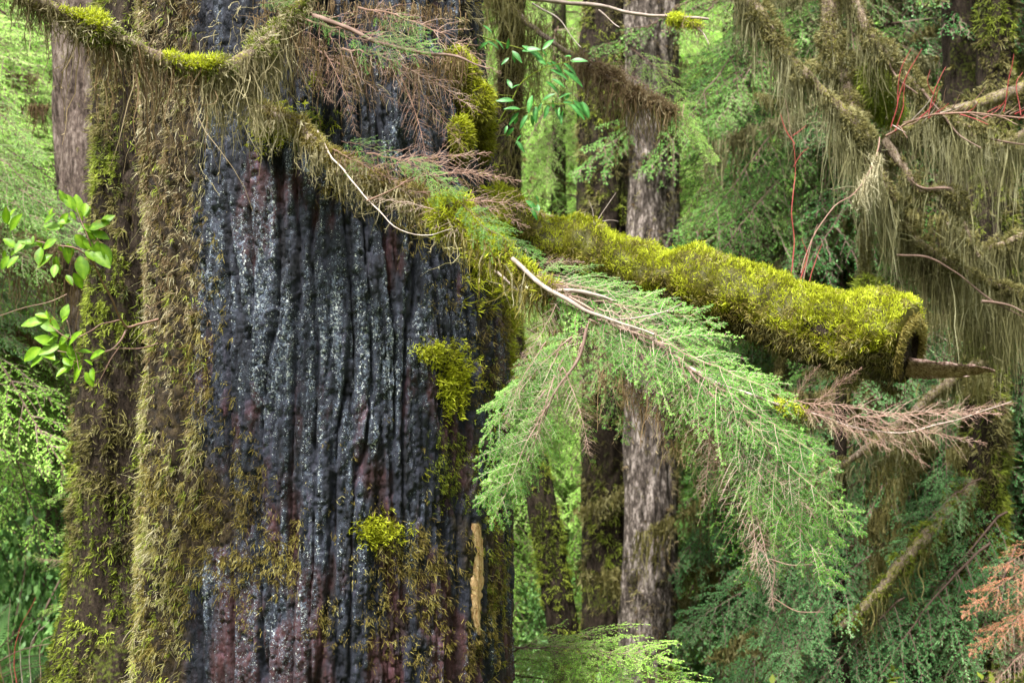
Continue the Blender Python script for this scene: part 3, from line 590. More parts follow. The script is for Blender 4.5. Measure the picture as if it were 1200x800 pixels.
for i, (b, t) in enumerate([((850, 480, 3.48), (905, 690, 3.34)), ((870, 520, 3.46), (960, 600, 3.32)), ((830, 460, 3.5), (830, 600, 3.4)), ((650, 440, 3.6), (600, 560, 3.52)), ((660, 430, 3.6), (700, 540, 3.5)), ((640, 400, 3.66), (575, 500, 3.56)), ((700, 360, 3.66), (830, 400, 3.5)), ((620, 320, 3.8), (700, 350, 3.66)), ((885, 600, 3.42), (915, 725, 3.34)), ((560, 268, 3.95), (420, 205, 3.98)), ((520, 250, 4.0), (610, 300, 3.8)), ((640, 335, 3.8), (760, 395, 3.66)), ((655, 352, 3.74), (600, 440, 3.66)), ((800, 430, 3.52), (850, 560, 3.44)), ((690, 375, 3.68), (640, 500, 3.58)), ((740, 390, 3.62), (800, 540, 3.5)), ((620, 310, 3.84), (690, 300, 3.8))]):
    fg(b, t, BARE[i % 4], mats=[M['needle'], M['twig_lace']], name='bare_spray')
for i, (b, t, m_) in enumerate([((500, 232, 4.0), (546, 218, 3.9), 0), ((470, 185, 4.02), (545, 222, 3.88), 1), ((400, 165, 4.1), (480, 170, 4.0), 2), ((540, 238, 3.95), (602, 296, 3.82), 3), ((560, 262, 3.92), (640, 300, 3.78), 4), ((400, 205, 4.05), (440, 165, 4.0), 0)]):
    fg(b, t, SPARSE[i % 3] if i in (2, 5) else FINE[m_], name='spray')
# moss hanging below the living limb's sprays
g = Geo()
for pts, nn_, lo, hi in (([(730, 440, 3.62), (800, 480, 3.56), (860, 520, 3.5)], 40, .05, .24), ([(700, 430, 3.64), (760, 470, 3.6), (800, 520, 3.56)], 26, .04, .2), ([(640, 380, 3.76), (690, 400, 3.72)], 16, .05, .2)):
    tresses(g, px_path(pts, 20), nn_, 10, lo, hi, rg, 0, .0028, .02, 7)
sub(l2, 'hanging_moss', g, [M['moss_brown']])
# 3: upper dead limb with brown twigs and a few green tips
l3, p3 = limb(giant, [(345, 10, 4.35), (400, 30, 4.2), (450, 52, 4.1), (500, 62, 4.05), (545, 70, 4.0), (572, 82, 3.95)], .008, .002, M['twig'], seed=8)
random.seed(3)
for (b, t) in [((345, 20, 4.3), (520, 45, 4.0)), ((360, 50, 4.3), (470, 110, 4.1)), ((400, 55, 4.2), (570, 85, 3.95)), ((380, 60, 4.25), (420, 140, 4.1)), ((330, 45, 4.3), (400, 120, 4.2)), ((470, 90, 4.1), (510, 200, 4.0)), ((420, 10, 4.2), (590, 30, 4.0)), ((440, 60, 4.15), (560, 150, 4.0)),
               ((430, 180, 4.15), (590, 190, 3.95)), ((440, 195, 4.1), (575, 160, 3.95)), ((470, 215, 4.05), (600, 170, 3.9)), ((480, 225, 4.05), (620, 225, 3.9)), ((520, 240, 4.0), (640, 215, 3.85)), ((390, 175, 4.15), (480, 210, 4.0)), ((620, 330, 3.8), (700, 330, 3.7))]:
    fg(b, t, random.choice(BARE), mats=[M['needle'], M['twig_red']], name='bare_spray', root=l3)
for (b, t, q) in [((410, 45, 4.15), (516, 48, 3.95), 0), ((360, 15, 4.3), (405, 32, 4.15), 1), ((440, 20, 4.2), (500, 22, 4.05), 2), ((305, 5, 4.3), (345, -5, 4.2), 3)]: fg(b, t, FINE[q], root=l3)
g = Geo(); path = px_path([(300, 10, 4.3), (370, 50, 4.25), (430, 70, 4.2), (500, 75, 4.15), (540, 60, 4.1)], 40)
tresses(g, path, 90, 12, .05, .32, rg, 0, .003, .03, 8, .2); tresses(g, px_path([(300, 0, 4.35), (420, 5, 4.3), (530, 10, 4.25)], 20), 60, 14, .05, .22, rg, 0, .003, .03, 7, .2)
sub(l3, 'hanging_moss', g, [M['moss_brown']])

# 4: dead bough of reddish twigs reaching right under the log
l4, p4 = limb(giant, [(800, 425, 3.56), (860, 455, 3.5), (930, 478, 3.46), (1000, 500, 3.44), (1060, 508, 3.44), (1120, 490, 3.42), (1185, 468, 3.4)], .004, .0012, M['twig_pale'], seed=12, name='dead_limb', n=50)
for (b, t) in [((925, 470, 3.46), (1080, 470, 3.36)), ((940, 480, 3.46), (1110, 500, 3.36)), ((990, 492, 3.44), (1190, 465, 3.3)), ((930, 476, 3.46), (1060, 520, 3.36)), ((1010, 498, 3.44), (1170, 500, 3.32)), ((950, 480, 3.46), (1010, 420, 3.42)), ((1080, 500, 3.42), (1185, 445, 3.34)), ((930, 470, 3.46), (960, 420, 3.44))]:
    put('bare_spray', random.choice(BARE), l4, P(*b), P(*t), (0, -.5, .85), [M['needle'], M['twig_red']], .95)
g = Geo(); fuzz(g, p4[14:19], .008, .008, 300, .008, .016, rg, 0, .3, .003, .6); tresses(g, p4[15:40], 30, 8, .02, .09, rg, 1, .003, .01, 5)
sub(l4, 'limb_moss', g, [M['moss_yellow'], M['moss_pale']])
fix(giant)

# sprays were placed relative to their limb, whose own origin is the world's: keep them there
# ------------------------------------------------------------------ the mossy log
log = thing('mossy_log', 'snapped log under thick bright yellow-green moss, jutting right and downward from the giant trunk', 'log', tuple(P(840, 380, 5.1)))
LP = [P(515, 232, 5.36), P(622, 285, 5.38), P(740, 325, 5.28), P(840, 352, 5.15), P(940, 385, 5.0), P(1006, 402, 4.86), P(1064, 413, 4.76)]
lp = spline(LP, 120)
LR = np.interp(np.linspace(0, 1, 120), [0, .15, .4, .62, .8, .93, 1], [.095, .10, .112, .130, .142, .140, .132])
def log_wood():
    g = Geo(); s = 36; T = unit(np.gradient(lp, axis=0)); U = unit(np.cross(T, [0, 0, 1.])); V = np.cross(U, T); a = np.arange(s) / s * 2 * np.pi
    ring = U[:, None] * np.cos(a)[None, :, None] + V[:, None] * np.sin(a)[None, :, None]; q = lp[:, None] + ring * LR[:, None, None]
    along = np.linspace(0, 2.4, 120)[:, None] + 0 * a[None]
    nz_ = np.abs(noise(np.stack([np.cos(a)[None] * 5 + 0 * along, np.sin(a)[None] * 5 + 0 * along, along * 3], -1), 61)) * -.02 + noise(q * 8, 62) * .012
    v = lp[:, None] + ring * (LR[:, None] * .86 + nz_)[..., None]
    end = v[-1] + T[-1] * (.012 * noise(v[-1] * 30, 5))[:, None]; v[-1] = end
    j = np.arange(119)[:, None] * s; c = np.arange(s)[None]; c2 = (c + 1) % s
    g.add(v, np.stack([j + c, j + c2, j + s + c2, j + s + c], -1), .5, 0)
    rr = np.linspace(1, 0.001, 10); cap = lp[-1] + (end - lp[-1])[None] * rr[:, None, None]; cap = cap + T[-1] * (.02 * noise(cap * 40, 8) * (rr < .95)[:, None] - .012 * (rr < .95)[:, None])[..., None]
    j = np.arange(9)[:, None] * s; g.add(cap, np.stack([j + c, j + c2, j + s + c2, j + s + c], -1), .5, 1)
    return g
build('log_wood', log_wood(), [M['bark_moss'], M['bark_moss']], log)
def log_moss():
    g = Geo(); r = np.random.default_rng(77); T = unit(np.gradient(lp, axis=0)); U = unit(np.cross(T, [0, 0, 1.])); V = np.cross(U, T)
    n = 50000; f = r.random(n) ** .85 * 118.5; i = f.astype(int); a = r.uniform(-np.pi, np.pi, n)     # a=90deg is up
    c = lp[i] + (lp[i + 1] - lp[i]) * (f - i)[:, None]; d = U[i] * np.cos(a)[:, None] + V[i] * np.sin(a)[:, None]; R = LR[i]
    q = c + d * R[:, None]; up = d[:, 2]; toward = -d[:, 1]
    lobe = lambda f_, u_: .036 * np.abs(np.sin(f_ * .085 + 1.2 + 1.3 * np.sin(f_ * .031))) ** .6 * np.clip(u_ + .2, 0, 1) - .022 * np.clip(u_, 0, 1)
    bump = lobe(f, up) + .036 * noise(q * 7.5, 71) + .014 * noise(q * 27, 72)
    low = noise(q * 14, 73) * .35 + noise(q * 35, 74) * .25
    k = (up + low > -.78) & (toward > -.55); q, d, up, bump, c, R = q[k], d[k], up[k], bump[k], c[k], R[k]; n = len(q)
    thickm = np.interp(up, [-1, -.3, .3, 1], [-.008, .0, .018, .028])
    B = c + d * (R + (bump + thickm) - r.random(n) * .008)[:, None]
    cush = (up + .35 * noise(B * 9, 75) > -.12)
    pale = noise(B * 16, 76) > .12 + .5 * up
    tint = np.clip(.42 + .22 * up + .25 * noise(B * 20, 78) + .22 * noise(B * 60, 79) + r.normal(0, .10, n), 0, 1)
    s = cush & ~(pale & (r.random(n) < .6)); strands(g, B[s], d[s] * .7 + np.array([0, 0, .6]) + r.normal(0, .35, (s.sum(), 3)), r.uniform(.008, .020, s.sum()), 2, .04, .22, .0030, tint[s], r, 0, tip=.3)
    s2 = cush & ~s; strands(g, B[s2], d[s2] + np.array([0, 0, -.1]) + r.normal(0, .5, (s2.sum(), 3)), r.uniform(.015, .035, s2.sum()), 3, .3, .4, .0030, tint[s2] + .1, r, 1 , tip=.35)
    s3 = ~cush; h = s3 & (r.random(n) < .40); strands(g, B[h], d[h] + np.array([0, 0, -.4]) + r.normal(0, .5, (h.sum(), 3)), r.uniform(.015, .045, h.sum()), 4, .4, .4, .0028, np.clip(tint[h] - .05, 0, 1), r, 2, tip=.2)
    # the cushion's own mass beneath the blades
    s_ = 32; a_ = np.arange(s_) / s_ * 2 * np.pi; ring = U[:, None] * np.cos(a_)[None, :, None] + V[:, None] * np.sin(a_)[None, :, None]
    qq = lp[:, None] + ring * LR[:, None, None]; upg = ring[..., 2]
    rr = LR[:, None] + lobe(np.arange(120)[:, None], upg) + .036 * noise(qq * 7.5, 71) + .012 * noise(qq * 27, 72) + np.interp(upg, [-1, -.3, .3, 1], [-.05, -.02, .001, .008])
    rr[-1] = LR[-1] * .8
    v = lp[:, None] + ring * rr[..., None]; j = np.arange(119)[:, None] * s_; cc = np.arange(s_)[None]; c2 = (cc + 1) % s_
    g.add(v, np.stack([j + cc, j + c2, j + s_ + c2, j + s_ + cc], -1), .12, 0)
    m_ = r.random(n) < .055; m_ &= (up > -.55)
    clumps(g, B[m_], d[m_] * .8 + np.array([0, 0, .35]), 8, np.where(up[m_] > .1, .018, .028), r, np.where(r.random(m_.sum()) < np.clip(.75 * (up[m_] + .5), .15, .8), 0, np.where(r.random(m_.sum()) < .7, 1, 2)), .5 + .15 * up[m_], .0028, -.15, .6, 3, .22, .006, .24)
    # moss curling over the rim of the snapped end
    aa = r.uniform(-.7, np.pi + .7, 2600); rr_ = r.uniform(.55, 1.05, 2600) ** .7; d = U[-1] * np.cos(aa)[:, None] + V[-1] * np.sin(aa)[:, None]
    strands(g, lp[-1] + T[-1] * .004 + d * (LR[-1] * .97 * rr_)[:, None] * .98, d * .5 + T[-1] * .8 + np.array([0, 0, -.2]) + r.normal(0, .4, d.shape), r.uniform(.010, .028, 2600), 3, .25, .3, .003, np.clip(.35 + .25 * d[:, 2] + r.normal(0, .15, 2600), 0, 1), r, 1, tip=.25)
    # threads fringing the underside
    tresses(g, lp[30:] - np.array([0, 0, .09]), 70, 7, .02, .09, r, 2, .003, .03, 5)
    return g
build('log_moss', log_moss(), [M['moss_yellow'], M['moss_gold'], M['moss_olive']], log, 'stuff')
g = Geo(); a0, a1 = P(1060, 430, 4.78), P(1166, 436, 4.62)
tt = np.linspace(0, 1, 16); cen = a0 + (a1 - a0) * tt[:, None] + np.stack([0 * tt, 0 * tt, -.004 * np.sin(tt * 5)], -1)
hw = np.interp(tt, [0, .3, .8, 1], [.06, .055, .028, .003]); hh = np.interp(tt, [0, .5, 1], [.014, .010, .002]); ring = []
for ang in np.arange(10) / 10 * 2 * np.pi:
    ring.append(cen + np.stack([0 * tt, np.cos(ang) * hw, np.sin(ang) * hh + .55 * np.cos(ang) * hw * -1 + .002 * rng.normal(0, 1, 16)], -1))
v = np.stack(ring, 1); j = np.arange(15)[:, None] * 10; c = np.arange(10)[None]; c2 = (c + 1) % 10
g.add(v, np.stack([j + c, j + c2, j + 10 + c2, j + 10 + c], -1), .5)
build('splinter', g, [M['wood']], log, label='pointed reddish splinter sticking out of the snapped end')
g = Geo(); g.add(v * 1., np.stack([j + c, j + c2, j + 10 + c2, j + 10 + c], -1), .5)
g = Geo(); limb_tube(g, spline([P(1070, 440, 4.8), P(1100, 441, 4.74), P(1136, 441, 4.7)], 14), .010, .003, 8, .3, 3)
build('splinter', g, [M['wood']], log, label='thin dark splinter below the pointed one')
fix(log)

# ------------------------------------------------------------------ other trunks
def trunk(name, label, pts, rad, mat, depth, cell=(.05, .5), mossn=0, mossmat=None, nu=110, nz_=420, zr=None, mossL=(.015, .045), side=None, seed=1, root=None, lump=.03, tuft_w=.0036, dens0=.3):
    """pts: [(px, py, Y)] top to bottom of the axis in view; rad: radii in metres"""
    ax = np.array([P(*p) for p in pts]); top = ax[0] + (ax[0] - ax[1]) / np.linalg.norm(ax[0] - ax[1]) * 7
    last = ax[-1]; dirv = (ax[-1] - ax[-2]) / np.linalg.norm(ax[-1] - ax[-2])
    gb = gz(last[0], last[1]) - .25
    ext = last + dirv * max(.05, (last[2] - gb)) / max(.3, -dirv[2])
    ax = np.vstack([top, ax, ext]); rd = np.array([rad[0] * .7, *rad, rad[-1] * 1.35])
    d = np.r_[0, np.cumsum(np.linalg.norm(np.diff(ax, axis=0), axis=1))]; tot = d[-1]
    # fine rows where the camera sees, coarse above
    u = np.concatenate([np.linspace(0, d[1], 30)[:-1], np.linspace(d[1], tot, nz_)])
    base = np.stack([np.interp(u, d, ax[:, k]) for k in range(3)], -1); R = np.interp(u, d, rd)
    th = np.linspace(0, 2 * np.pi, nu, endpoint=False); ct, st = np.cos(th), np.sin(th)
    X = ct[None] * R[:, None]; Yv = st[None] * R[:, None]; Zv = np.broadcast_to(u[:, None], X.shape)
    def disp(X, Yv, Zv):
        w_ = .3 * cell[0] * noise(np.stack([X * 6, Yv * 6, Zv * 2], -1), seed + 2)
        a = np.abs(noise(np.stack([(X + w_) / cell[0], (Yv + w_) / cell[0], Zv / cell[1]], -1), seed))
        b = noise(np.stack([X / cell[0] * 2.5, Yv / cell[0] * 2.5, Zv / cell[1] * 4], -1), seed + 1)
        return cell[0] * .62 * (np.clip(a / .22, 0, 1) ** .6 - .8) + cell[0] * .16 * b + lump * noise(np.stack([X * 7, Yv * 7, Zv * 1.6], -1), seed + 5)
    rr = R[:, None] + disp(X, Yv, Zv)
    v = np.stack([base[:, 0:1] + rr * ct, base[:, 1:2] + rr * st, base[:, 2:3] + 0 * rr], -1)
    n = len(u); j = np.arange(n - 1)[:, None] * nu; c = np.arange(nu)[None]; c2 = (c + 1) % nu
    g = Geo(); g.add(v, np.stack([j + c, j + c2, j + nu + c2, j + nu + c], -1)[:, :, ::-1], .5)
    loc = (float(base[-1, 0]), float(base[-1, 1]), float(gb))
    t = thing(name, label, 'tree', loc); build('trunk', g, [mat], t)
    if mossn:
        r = np.random.default_rng(seed + 90); uu = r.uniform(d[1] - .3, tot, mossn); tq = r.uniform(-np.pi, 0, mossn) - .15 + .3 * r.random(mossn)
        bb = np.stack([np.interp(uu, d, ax[:, k]) for k in range(3)], -1); Rq = np.interp(uu, d, rd)
        dd = disp(np.cos(tq) * Rq, np.sin(tq) * Rq, uu); nr = np.stack([np.cos(tq), np.sin(tq), 0 * tq], -1)
        p = bb + nr * (Rq + dd)[:, None]; nn = noise(p * np.array([8, 8, 4.]), seed + 7) + .6 * noise(p * 24, seed + 8)
        sd_ = 0 if side is None else side * np.cos(tq)
        k = (nn + sd_ > -dens0) | (r.random(mossn) < .08); k &= r.random(mossn) < .42; p, nr = p[k], nr[k]; m = len(p)
        g = Geo(); clumps(g, p, nr, 7, np.mean(mossL) * .95 * (1 + .5 * noise(p * 9, 77)), r, (noise(p * 5, seed + 9) + r.normal(0, .3, m) < 0).astype(int), .56 + .4 * noise(p * 8, 3), tuft_w * .8, -.25, .65, 2, .3, tuft_w)
        build('trunk_moss', g, mossmat, t, 'stuff')
    return t, loc
tA, _ = trunk('mossy_tree', 'dark ridged trunk tufted with green moss, standing close behind the giant trunk on its left', [(188, -40, 5.9), (184, 200, 5.88), (176, 400, 5.84), (165, 600, 5.8), (158, 820, 5.78)], [.245, .25, .265, .28, .31], M['bark_moss'], 0,
              (.045, .45), 21000, [M['moss_green'], M['moss_olive']], 130, 340, seed=3, side=-.45, lump=.06, dens0=.02, mossL=(.018, .05), tuft_w=.005)
fix(tA)
tB, _ = trunk('bare_bark_tree', 'pale grey-brown trunk with clean stringy bark, farthest left behind the mossy trunk', [(104, -60, 8.0), (110, 150, 8.0), (124, 400, 7.9), (130, 600, 7.9), (136, 830, 7.9)], [.205, .21, .19, .19, .2], M['bark_bare'], 0, (.05, .7), 900, [M['moss_olive'], M['moss_brown']], 104, 300, seed=8, lump=.012, dens0=-.3)
fix(tB)
tC, _ = trunk('mossy_tree', 'dark moss-covered trunk of the standing pair right of the giant tree', [(708, -80, 11.2), (710, 200, 11.2), (712, 500, 11.1), (716, 800, 11.0)], [.185, .2, .21, .22], M['bark_moss'], 0, (.045, .5), 9000, [M['moss_green'], M['moss_olive']], 76, 260, seed=13, mossL=(.03, .08), tuft_w=.007, dens0=.1)
fix(tC)
tD, _ = trunk('grey_bark_tree', 'grey furrowed trunk beside the dark mossy one right of the giant tree', [(764, -80, 10.4), (766, 200, 10.4), (764, 500, 10.3), (756, 800, 10.2)], [.185, .195, .19, .19], M['bark_grey'], 0, (.045, .5), 4200, [M['moss_olive'], M['moss_brown']], 96, 300, seed=17, mossL=(.03, .07), tuft_w=.006, side=.9, dens0=.05)
fix(tD)
tE, _ = trunk('leaning_tree', 'thin leaning trunk, mossy on its right side, low between giant and pair', [(585, 300, 9.3), (612, 470, 9.2), (632, 590, 9.1), (652, 700, 9.0), (668, 800, 8.95)], [.085, .09, .095, .10, .105], M['bark_moss'], 0, (.035, .3), 5000, [M['moss_green'], M['moss_green']], 60, 260, seed=23, mossL=(.02, .05), tuft_w=.006, side=.6, dens0=.2)
fix(tE)
tF, _ = trunk('moss_hung_tree', 'slim trunk veiled in hanging brown moss just behind the right edge of the giant trunk', [(604, -80, 6.9), (598, 100, 6.9), (590, 300, 6.85), (578, 500, 6.8), (570, 800, 6.8)], [.05, .055, .06, .07, .08], M['bark_moss'], 0, (.03, .3), 5000, [M['moss_olive'], M['moss_brown']], 60, 260, seed=29, mossL=(.03, .08))
g = Geo()
for pts, n_, lo, hi in (([(604, -60, 6.85), (600, 120, 6.85), (594, 240, 6.8)], 60, .1, .4), ([(560, -20, 6.85), (590, 0, 6.8), (640, 30, 6.7), (680, 60, 6.6)], 40, .15, .6), ([(570, -10, 6.9), (625, -5, 6.8)], 26, .3, .85), ([(620, 20, 6.8), (626, 120, 6.8)], 16, .2, .5)):
    tresses(g, px_path(pts, 30), n_, 16, lo, hi, rg, 0, .0045, .03, 9)
build('hanging_moss', g, [M['moss_olive']], tF, 'stuff')
# its dark branch with the brown mossy fan in front of the pair of trunks
lF, pF = limb(tF, [(600, 10, 6.85), (628, 35, 6.7), (660, 58, 6.5), (705, 85, 6.3), (745, 110, 6.1), (790, 130, 6.0)], .016, .004, M['bark_limb'], seed=31)
g = Geo(); fuzz(g, pF[40:], .02, .01, 2500, .02, .06, rg, 0, 0, .0045, .4); tresses(g, pF[34:], 80, 16, .05, .36, rg, 0, .0042, .05, 7); tresses(g, pF[44:76], 20, 12, .25, .62, rg, 1, .0036, .03, 8)
sub(lF, 'hanging_moss', g, [M['moss_brown'], M['moss_olive']])
random.seed(9)
for (b, t) in [((660, 58, 6.5), (780, 130, 6.1)), ((690, 70, 6.4), (800, 90, 6.0)), ((700, 80, 6.3), (730, 150, 6.1))]: put('bare_spray', random.choice(BARE), lF, P(*b), P(*t), (0, -.6, .8), [M['needle'], M['twig_red']])
for (b, t) in [((745, 105, 6.2), (835, 130, 5.9)), ((760, 120, 6.1), (860, 160, 5.9)), ((740, 60, 6.3), (830, 95, 6.0))]: put('spray', random.choice(FAR), lF, P(*b), P(*t), (0, -.6, .8), [M['needle_light'], M['twig']])
fix(tF)

# dead branch across the top edge
t = thing('dead_branch', 'bare grey dead branch across the top edge above the pair of trunks', 'branch', tuple(P(640, 0, 5.4)))
for pts, r0, r1 in (([(560, -40, 5.5), (600, -8, 5.45), (640, 2, 5.4), (700, 6, 5.35), (750, 17, 5.3), (790, 21, 5.28), (830, 22, 5.25)], .010, .005), ([(795, 22, 5.28), (812, 30, 5.26), (825, 40, 5.25), (831, 52, 5.24)], .005, .002), ([(625, 5, 5.4), (655, 25, 5.35), (680, 55, 5.3)], .004, .0015), ([(700, 12, 5.35), (712, 22, 5.33), (726, 32, 5.3)], .004, .0015)):
    limb(t, pts, r0, r1, M['twig_pale'], 8, .25, name='branch', n=40)
g = Geo(); pth = px_path([(782, 22, 5.28), (800, 25, 5.28), (822, 30, 5.26)], 12); fuzz(g, pth, .012, .012, 800, .01, .03, rg, 0, .3, .0036, .65); tresses(g, pth, 16, 8, .05, .18, rg, 1, .003, .02, 6); build('moss', g, [M['moss_yellow'], M['moss_brown']], t, 'stuff')
fix(t)

# ------------------------------------------------------------------ the moss-draped tree at right
dr = thing('moss_draped_tree', 'tree with drooping limbs wrapped in long hanging olive moss, upper right', 'tree', (3.9, 7.2, -.3))
g = Geo(); ax_ = spline([(3.9, 7.2, -.6), (3.85, 7.2, 1.5), (3.7, 7.15, 4), (3.75, 7.2, 9)], 60); limb_tube(g, ax_, .26, .14, 24, .15, 3, fq=8); build('trunk', g, [M['bark_moss']], dr)
DR = [  # (path, r0, r1, tresses, per, lo, hi, fuzz)
    ([(1300, -240, 7.1), (1100, -180, 6.9), (940, -90, 6.6), (872, -20, 6.45), (893, 20, 6.4), (930, 72, 6.35), (985, 128, 6.3), (1022, 172, 6.3)], .045, .016, 130, 22, .08, .55, 5000),
    ([(1260, -170, 7.1), (1080, -110, 6.9), (985, -50, 6.7), (975, 30, 6.6), (985, 90, 6.6), (1003, 140, 6.55), (1020, 190, 6.5), (1048, 236, 6.5)], .05, .026, 150, 24, .10, .62, 7000),
    ([(1290, -200, 7.1), (1120, -150, 6.9), (1000, -70, 6.6), (1002, -10, 6.5), (1022, 45, 6.4), (1050, 76, 6.4), (1080, 108, 6.35), (1112, 140, 6.3), (1160, 152, 6.25)], .03, .008, 90, 20, .06, .42, 3500),
    ([(1300, 60, 7.2), (1180, 110, 7.0), (1090, 140, 6.9), (1040, 165, 6.8), (1038, 215, 6.75), (1060, 262, 6.7), (1092, 296, 6.6), (1140, 322, 6.6), (1196, 345, 6.6)], .035, .012, 150, 22, .1, .62, 5000),
    ([(1290, 20, 7.2), (1240, 120, 7.1), (1170, 170, 7.0), (1120, 150, 6.9), (1085, 140, 6.8)], .03, .01, 90, 22, .12, .6, 2500),
    ([(1290, 160, 7.2), (1230, 250, 7.0), (1160, 290, 6.8), (1110, 262, 6.8)], .03, .01, 110, 22, .12, .65, 2500),
    ([(1290, 260, 7.2), (1220, 350, 7.0), (1150, 360, 6.9), (1090, 330, 6.8)], .03, .01, 110, 22, .12, .6, 2500),
    ([(1035, 165, 6.5), (1062, 200, 6.45), (1080, 222, 6.4), (1112, 222, 6.4), (1122, 238, 6.4), (1130, 262, 6.38), (1148, 300, 6.35)], .018, .010, 34, 18, .06, .3, 900),
    ([(1010, 150, 6.6), (1012, 220, 6.6), (1014, 280, 6.6), (1012, 330, 6.6)], .02, .012, 46, 18, .05, .16, 1800)]
for q, (pts, r0, r1, nt_, per, lo, hi, fz) in enumerate(DR):
    o, pth = limb(dr, pts, r0, r1, M['bark_limb'], 12, .3, 40 + q, n=90, fq=18)
    g = Geo(); fuzz(g, pth[6:], r0 + .012, r1 + .010, int(fz * 1.5), .012, .035, rg, 0, .15, .0048, .55); tresses(g, pth[12:], int(nt_ * 1.2), per * 1.5, lo, hi, rg, 1, .0044, .022, 6, .14, .5, 2, .020)
    sub(o, 'hanging_moss', g, [M['moss_olive'], M['moss_drape']])
for pts in ([(1112, 222, 6.35), (1080, 220, 6.38), (1062, 205, 6.4)], [(1050, 300, 6.5), (1085, 302, 6.48), (1118, 318, 6.45), (1160, 350, 6.4), (1200, 372, 6.4)], [(1150, 352, 6.4), (1185, 358, 6.38), (1210, 372, 6.35)], [(1080, 105, 6.3), (1105, 135, 6.28), (1125, 160, 6.25), (1150, 175, 6.2)], [(1150, 160, 6.3), (1175, 165, 6.28), (1215, 170, 6.2)], [(1040, 70, 6.4), (1055, 95, 6.35), (1075, 110, 6.3)]):
    limb(dr, pts, .006, .0025, M['twig'], 8, .2, name='bare_twig', n=30)
g = Geo(); cc_ = P(1032, 112, 6.55)
for (cx, cy, r, n_) in ((1030, 108, .09, 1600), (1040, 128, .06, 900), (1022, 92, .06, 900), (1016, 338, .05, 700)):
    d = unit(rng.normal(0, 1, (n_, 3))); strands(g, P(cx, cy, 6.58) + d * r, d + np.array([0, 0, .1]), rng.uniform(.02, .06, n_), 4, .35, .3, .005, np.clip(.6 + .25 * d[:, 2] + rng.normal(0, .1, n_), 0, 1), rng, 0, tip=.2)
build('moss_cushion', g, [M['moss_green']], dr, 'stuff')
random.seed(15)
for (b, t) in [((1100, 100, 6.7), (1180, 130, 6.3)), ((1120, 95, 6.7), (1230, 120, 6.4)), ((1080, 90, 6.7), (1140, 110, 6.3)), ((1180, 180, 6.6), (1230, 230, 6.4)), ((1170, 300, 6.7), (1230, 330, 6.4)), ((1090, 100, 6.8), (1200, 92, 6.5)), ((1150, 110, 6.6), (1250, 160, 6.4)), ((960, 60, 7.2), (900, 130, 6.9)), ((1060, 240, 7.), (1000, 300, 6.7)), ((1150, 210, 6.9), (1080, 280, 6.6)), ((1190, 390, 7.), (1110, 450, 6.7)), ((1000, 290, 7.), (950, 330, 6.8)), ((1060, 150, 6.9), (1130, 180, 6.6))]:
    put('bough', random.choice(FAR), dr, P(*b), P(*t), (0, -.5, .85), [M['needle'], M['twig']])
fix(dr)

# ------------------------------------------------------------------ red-twigged shrubs
def shoots(name, label, stems, mats, loc, cat='shrub', gen=True):
    t = thing(name, label, cat, loc); r = np.random.default_rng(len(label))
    for pts, r0, r1, mi in stems:
        limb(t, pts, r0 * .72, r1 * .7, mats[mi], 6, .1, name='stem', n=24)
    fix(t); return t
RM = [M['twig_crimson'], M['twig_red'], M['twig_pale']]
base = P(1038, 158, 5.6)
stems = [([(1038, 158, 5.6), (1075, 140, 5.5), (1115, 132, 5.4), (1160, 135, 5.35), (1210, 138, 5.3)], .007, .004, 1), ([(1030, 160, 5.6), (1028, 178, 5.55), (1020, 200, 5.5), (1000, 228, 5.45), (975, 245, 5.4), (950, 285, 5.35), (938, 320, 5.3)], .004, .003, 1)]
r_ = random.Random(4)
for i in range(26):
    x0 = 1045 + i * 6.2; y0 = 150 - 14 * min(1, i / 9) + r_.uniform(-4, 4); ln = r_.uniform(20, 48); a = math.radians(r_.uniform(20, 62)); dx = math.cos(a) * ln; dy = -math.sin(a) * ln
    if r_.random() < .2: dy = -dy * .5
    stems.append(([(x0, y0, 5.5), (x0 + dx * .5 + r_.uniform(-3, 3), y0 + dy * .4, 5.46), (x0 + dx, y0 + dy, 5.42)], .0035, .0015, r_.choice([0, 1, 1, 2])))
for pts in ([(1043, 150, 5.5), (1052, 120, 5.48), (1056, 85, 5.46), (1068, 57, 5.45)], [(1052, 120, 5.48), (1064, 88, 5.46), (1081, 57, 5.45)], [(1048, 155, 5.5), (1058, 125, 5.5), (1062, 95, 5.5)], [(1088, 138, 5.5), (1094, 110, 5.48), (1102, 90, 5.47), (1108, 78, 5.46)], [(1094, 110, 5.48), (1088, 96, 5.46), (1090, 82, 5.45)], [(1176, 132, 5.4), (1182, 100, 5.38), (1187, 64, 5.36)], [(1196, 135, 5.4), (1192, 100, 5.4), (1198, 85, 5.4)]): stems.append((pts, .003, .0014, 0))
shoots('red_twig_shrub', 'shrub of fine red and pink bare twigs spreading right over the mossy limbs', stems, RM, tuple(base))
g = Geo(); pth = px_path([(1030, 175, 5.5), (1022, 200, 5.5), (1002, 226, 5.46)], 20)
t = thing('moss_tuft', 'pale straw moss tassel hanging on the pink twig below the red shrub', 'moss', tuple(P(1025, 190, 5.5))); tresses(g, pth, 34, 16, .06, .24, rg, 0, .0036, .016, 8, .2, .75); build('tassel', g, [M['moss_pale']], t, 'stuff'); fix(t)
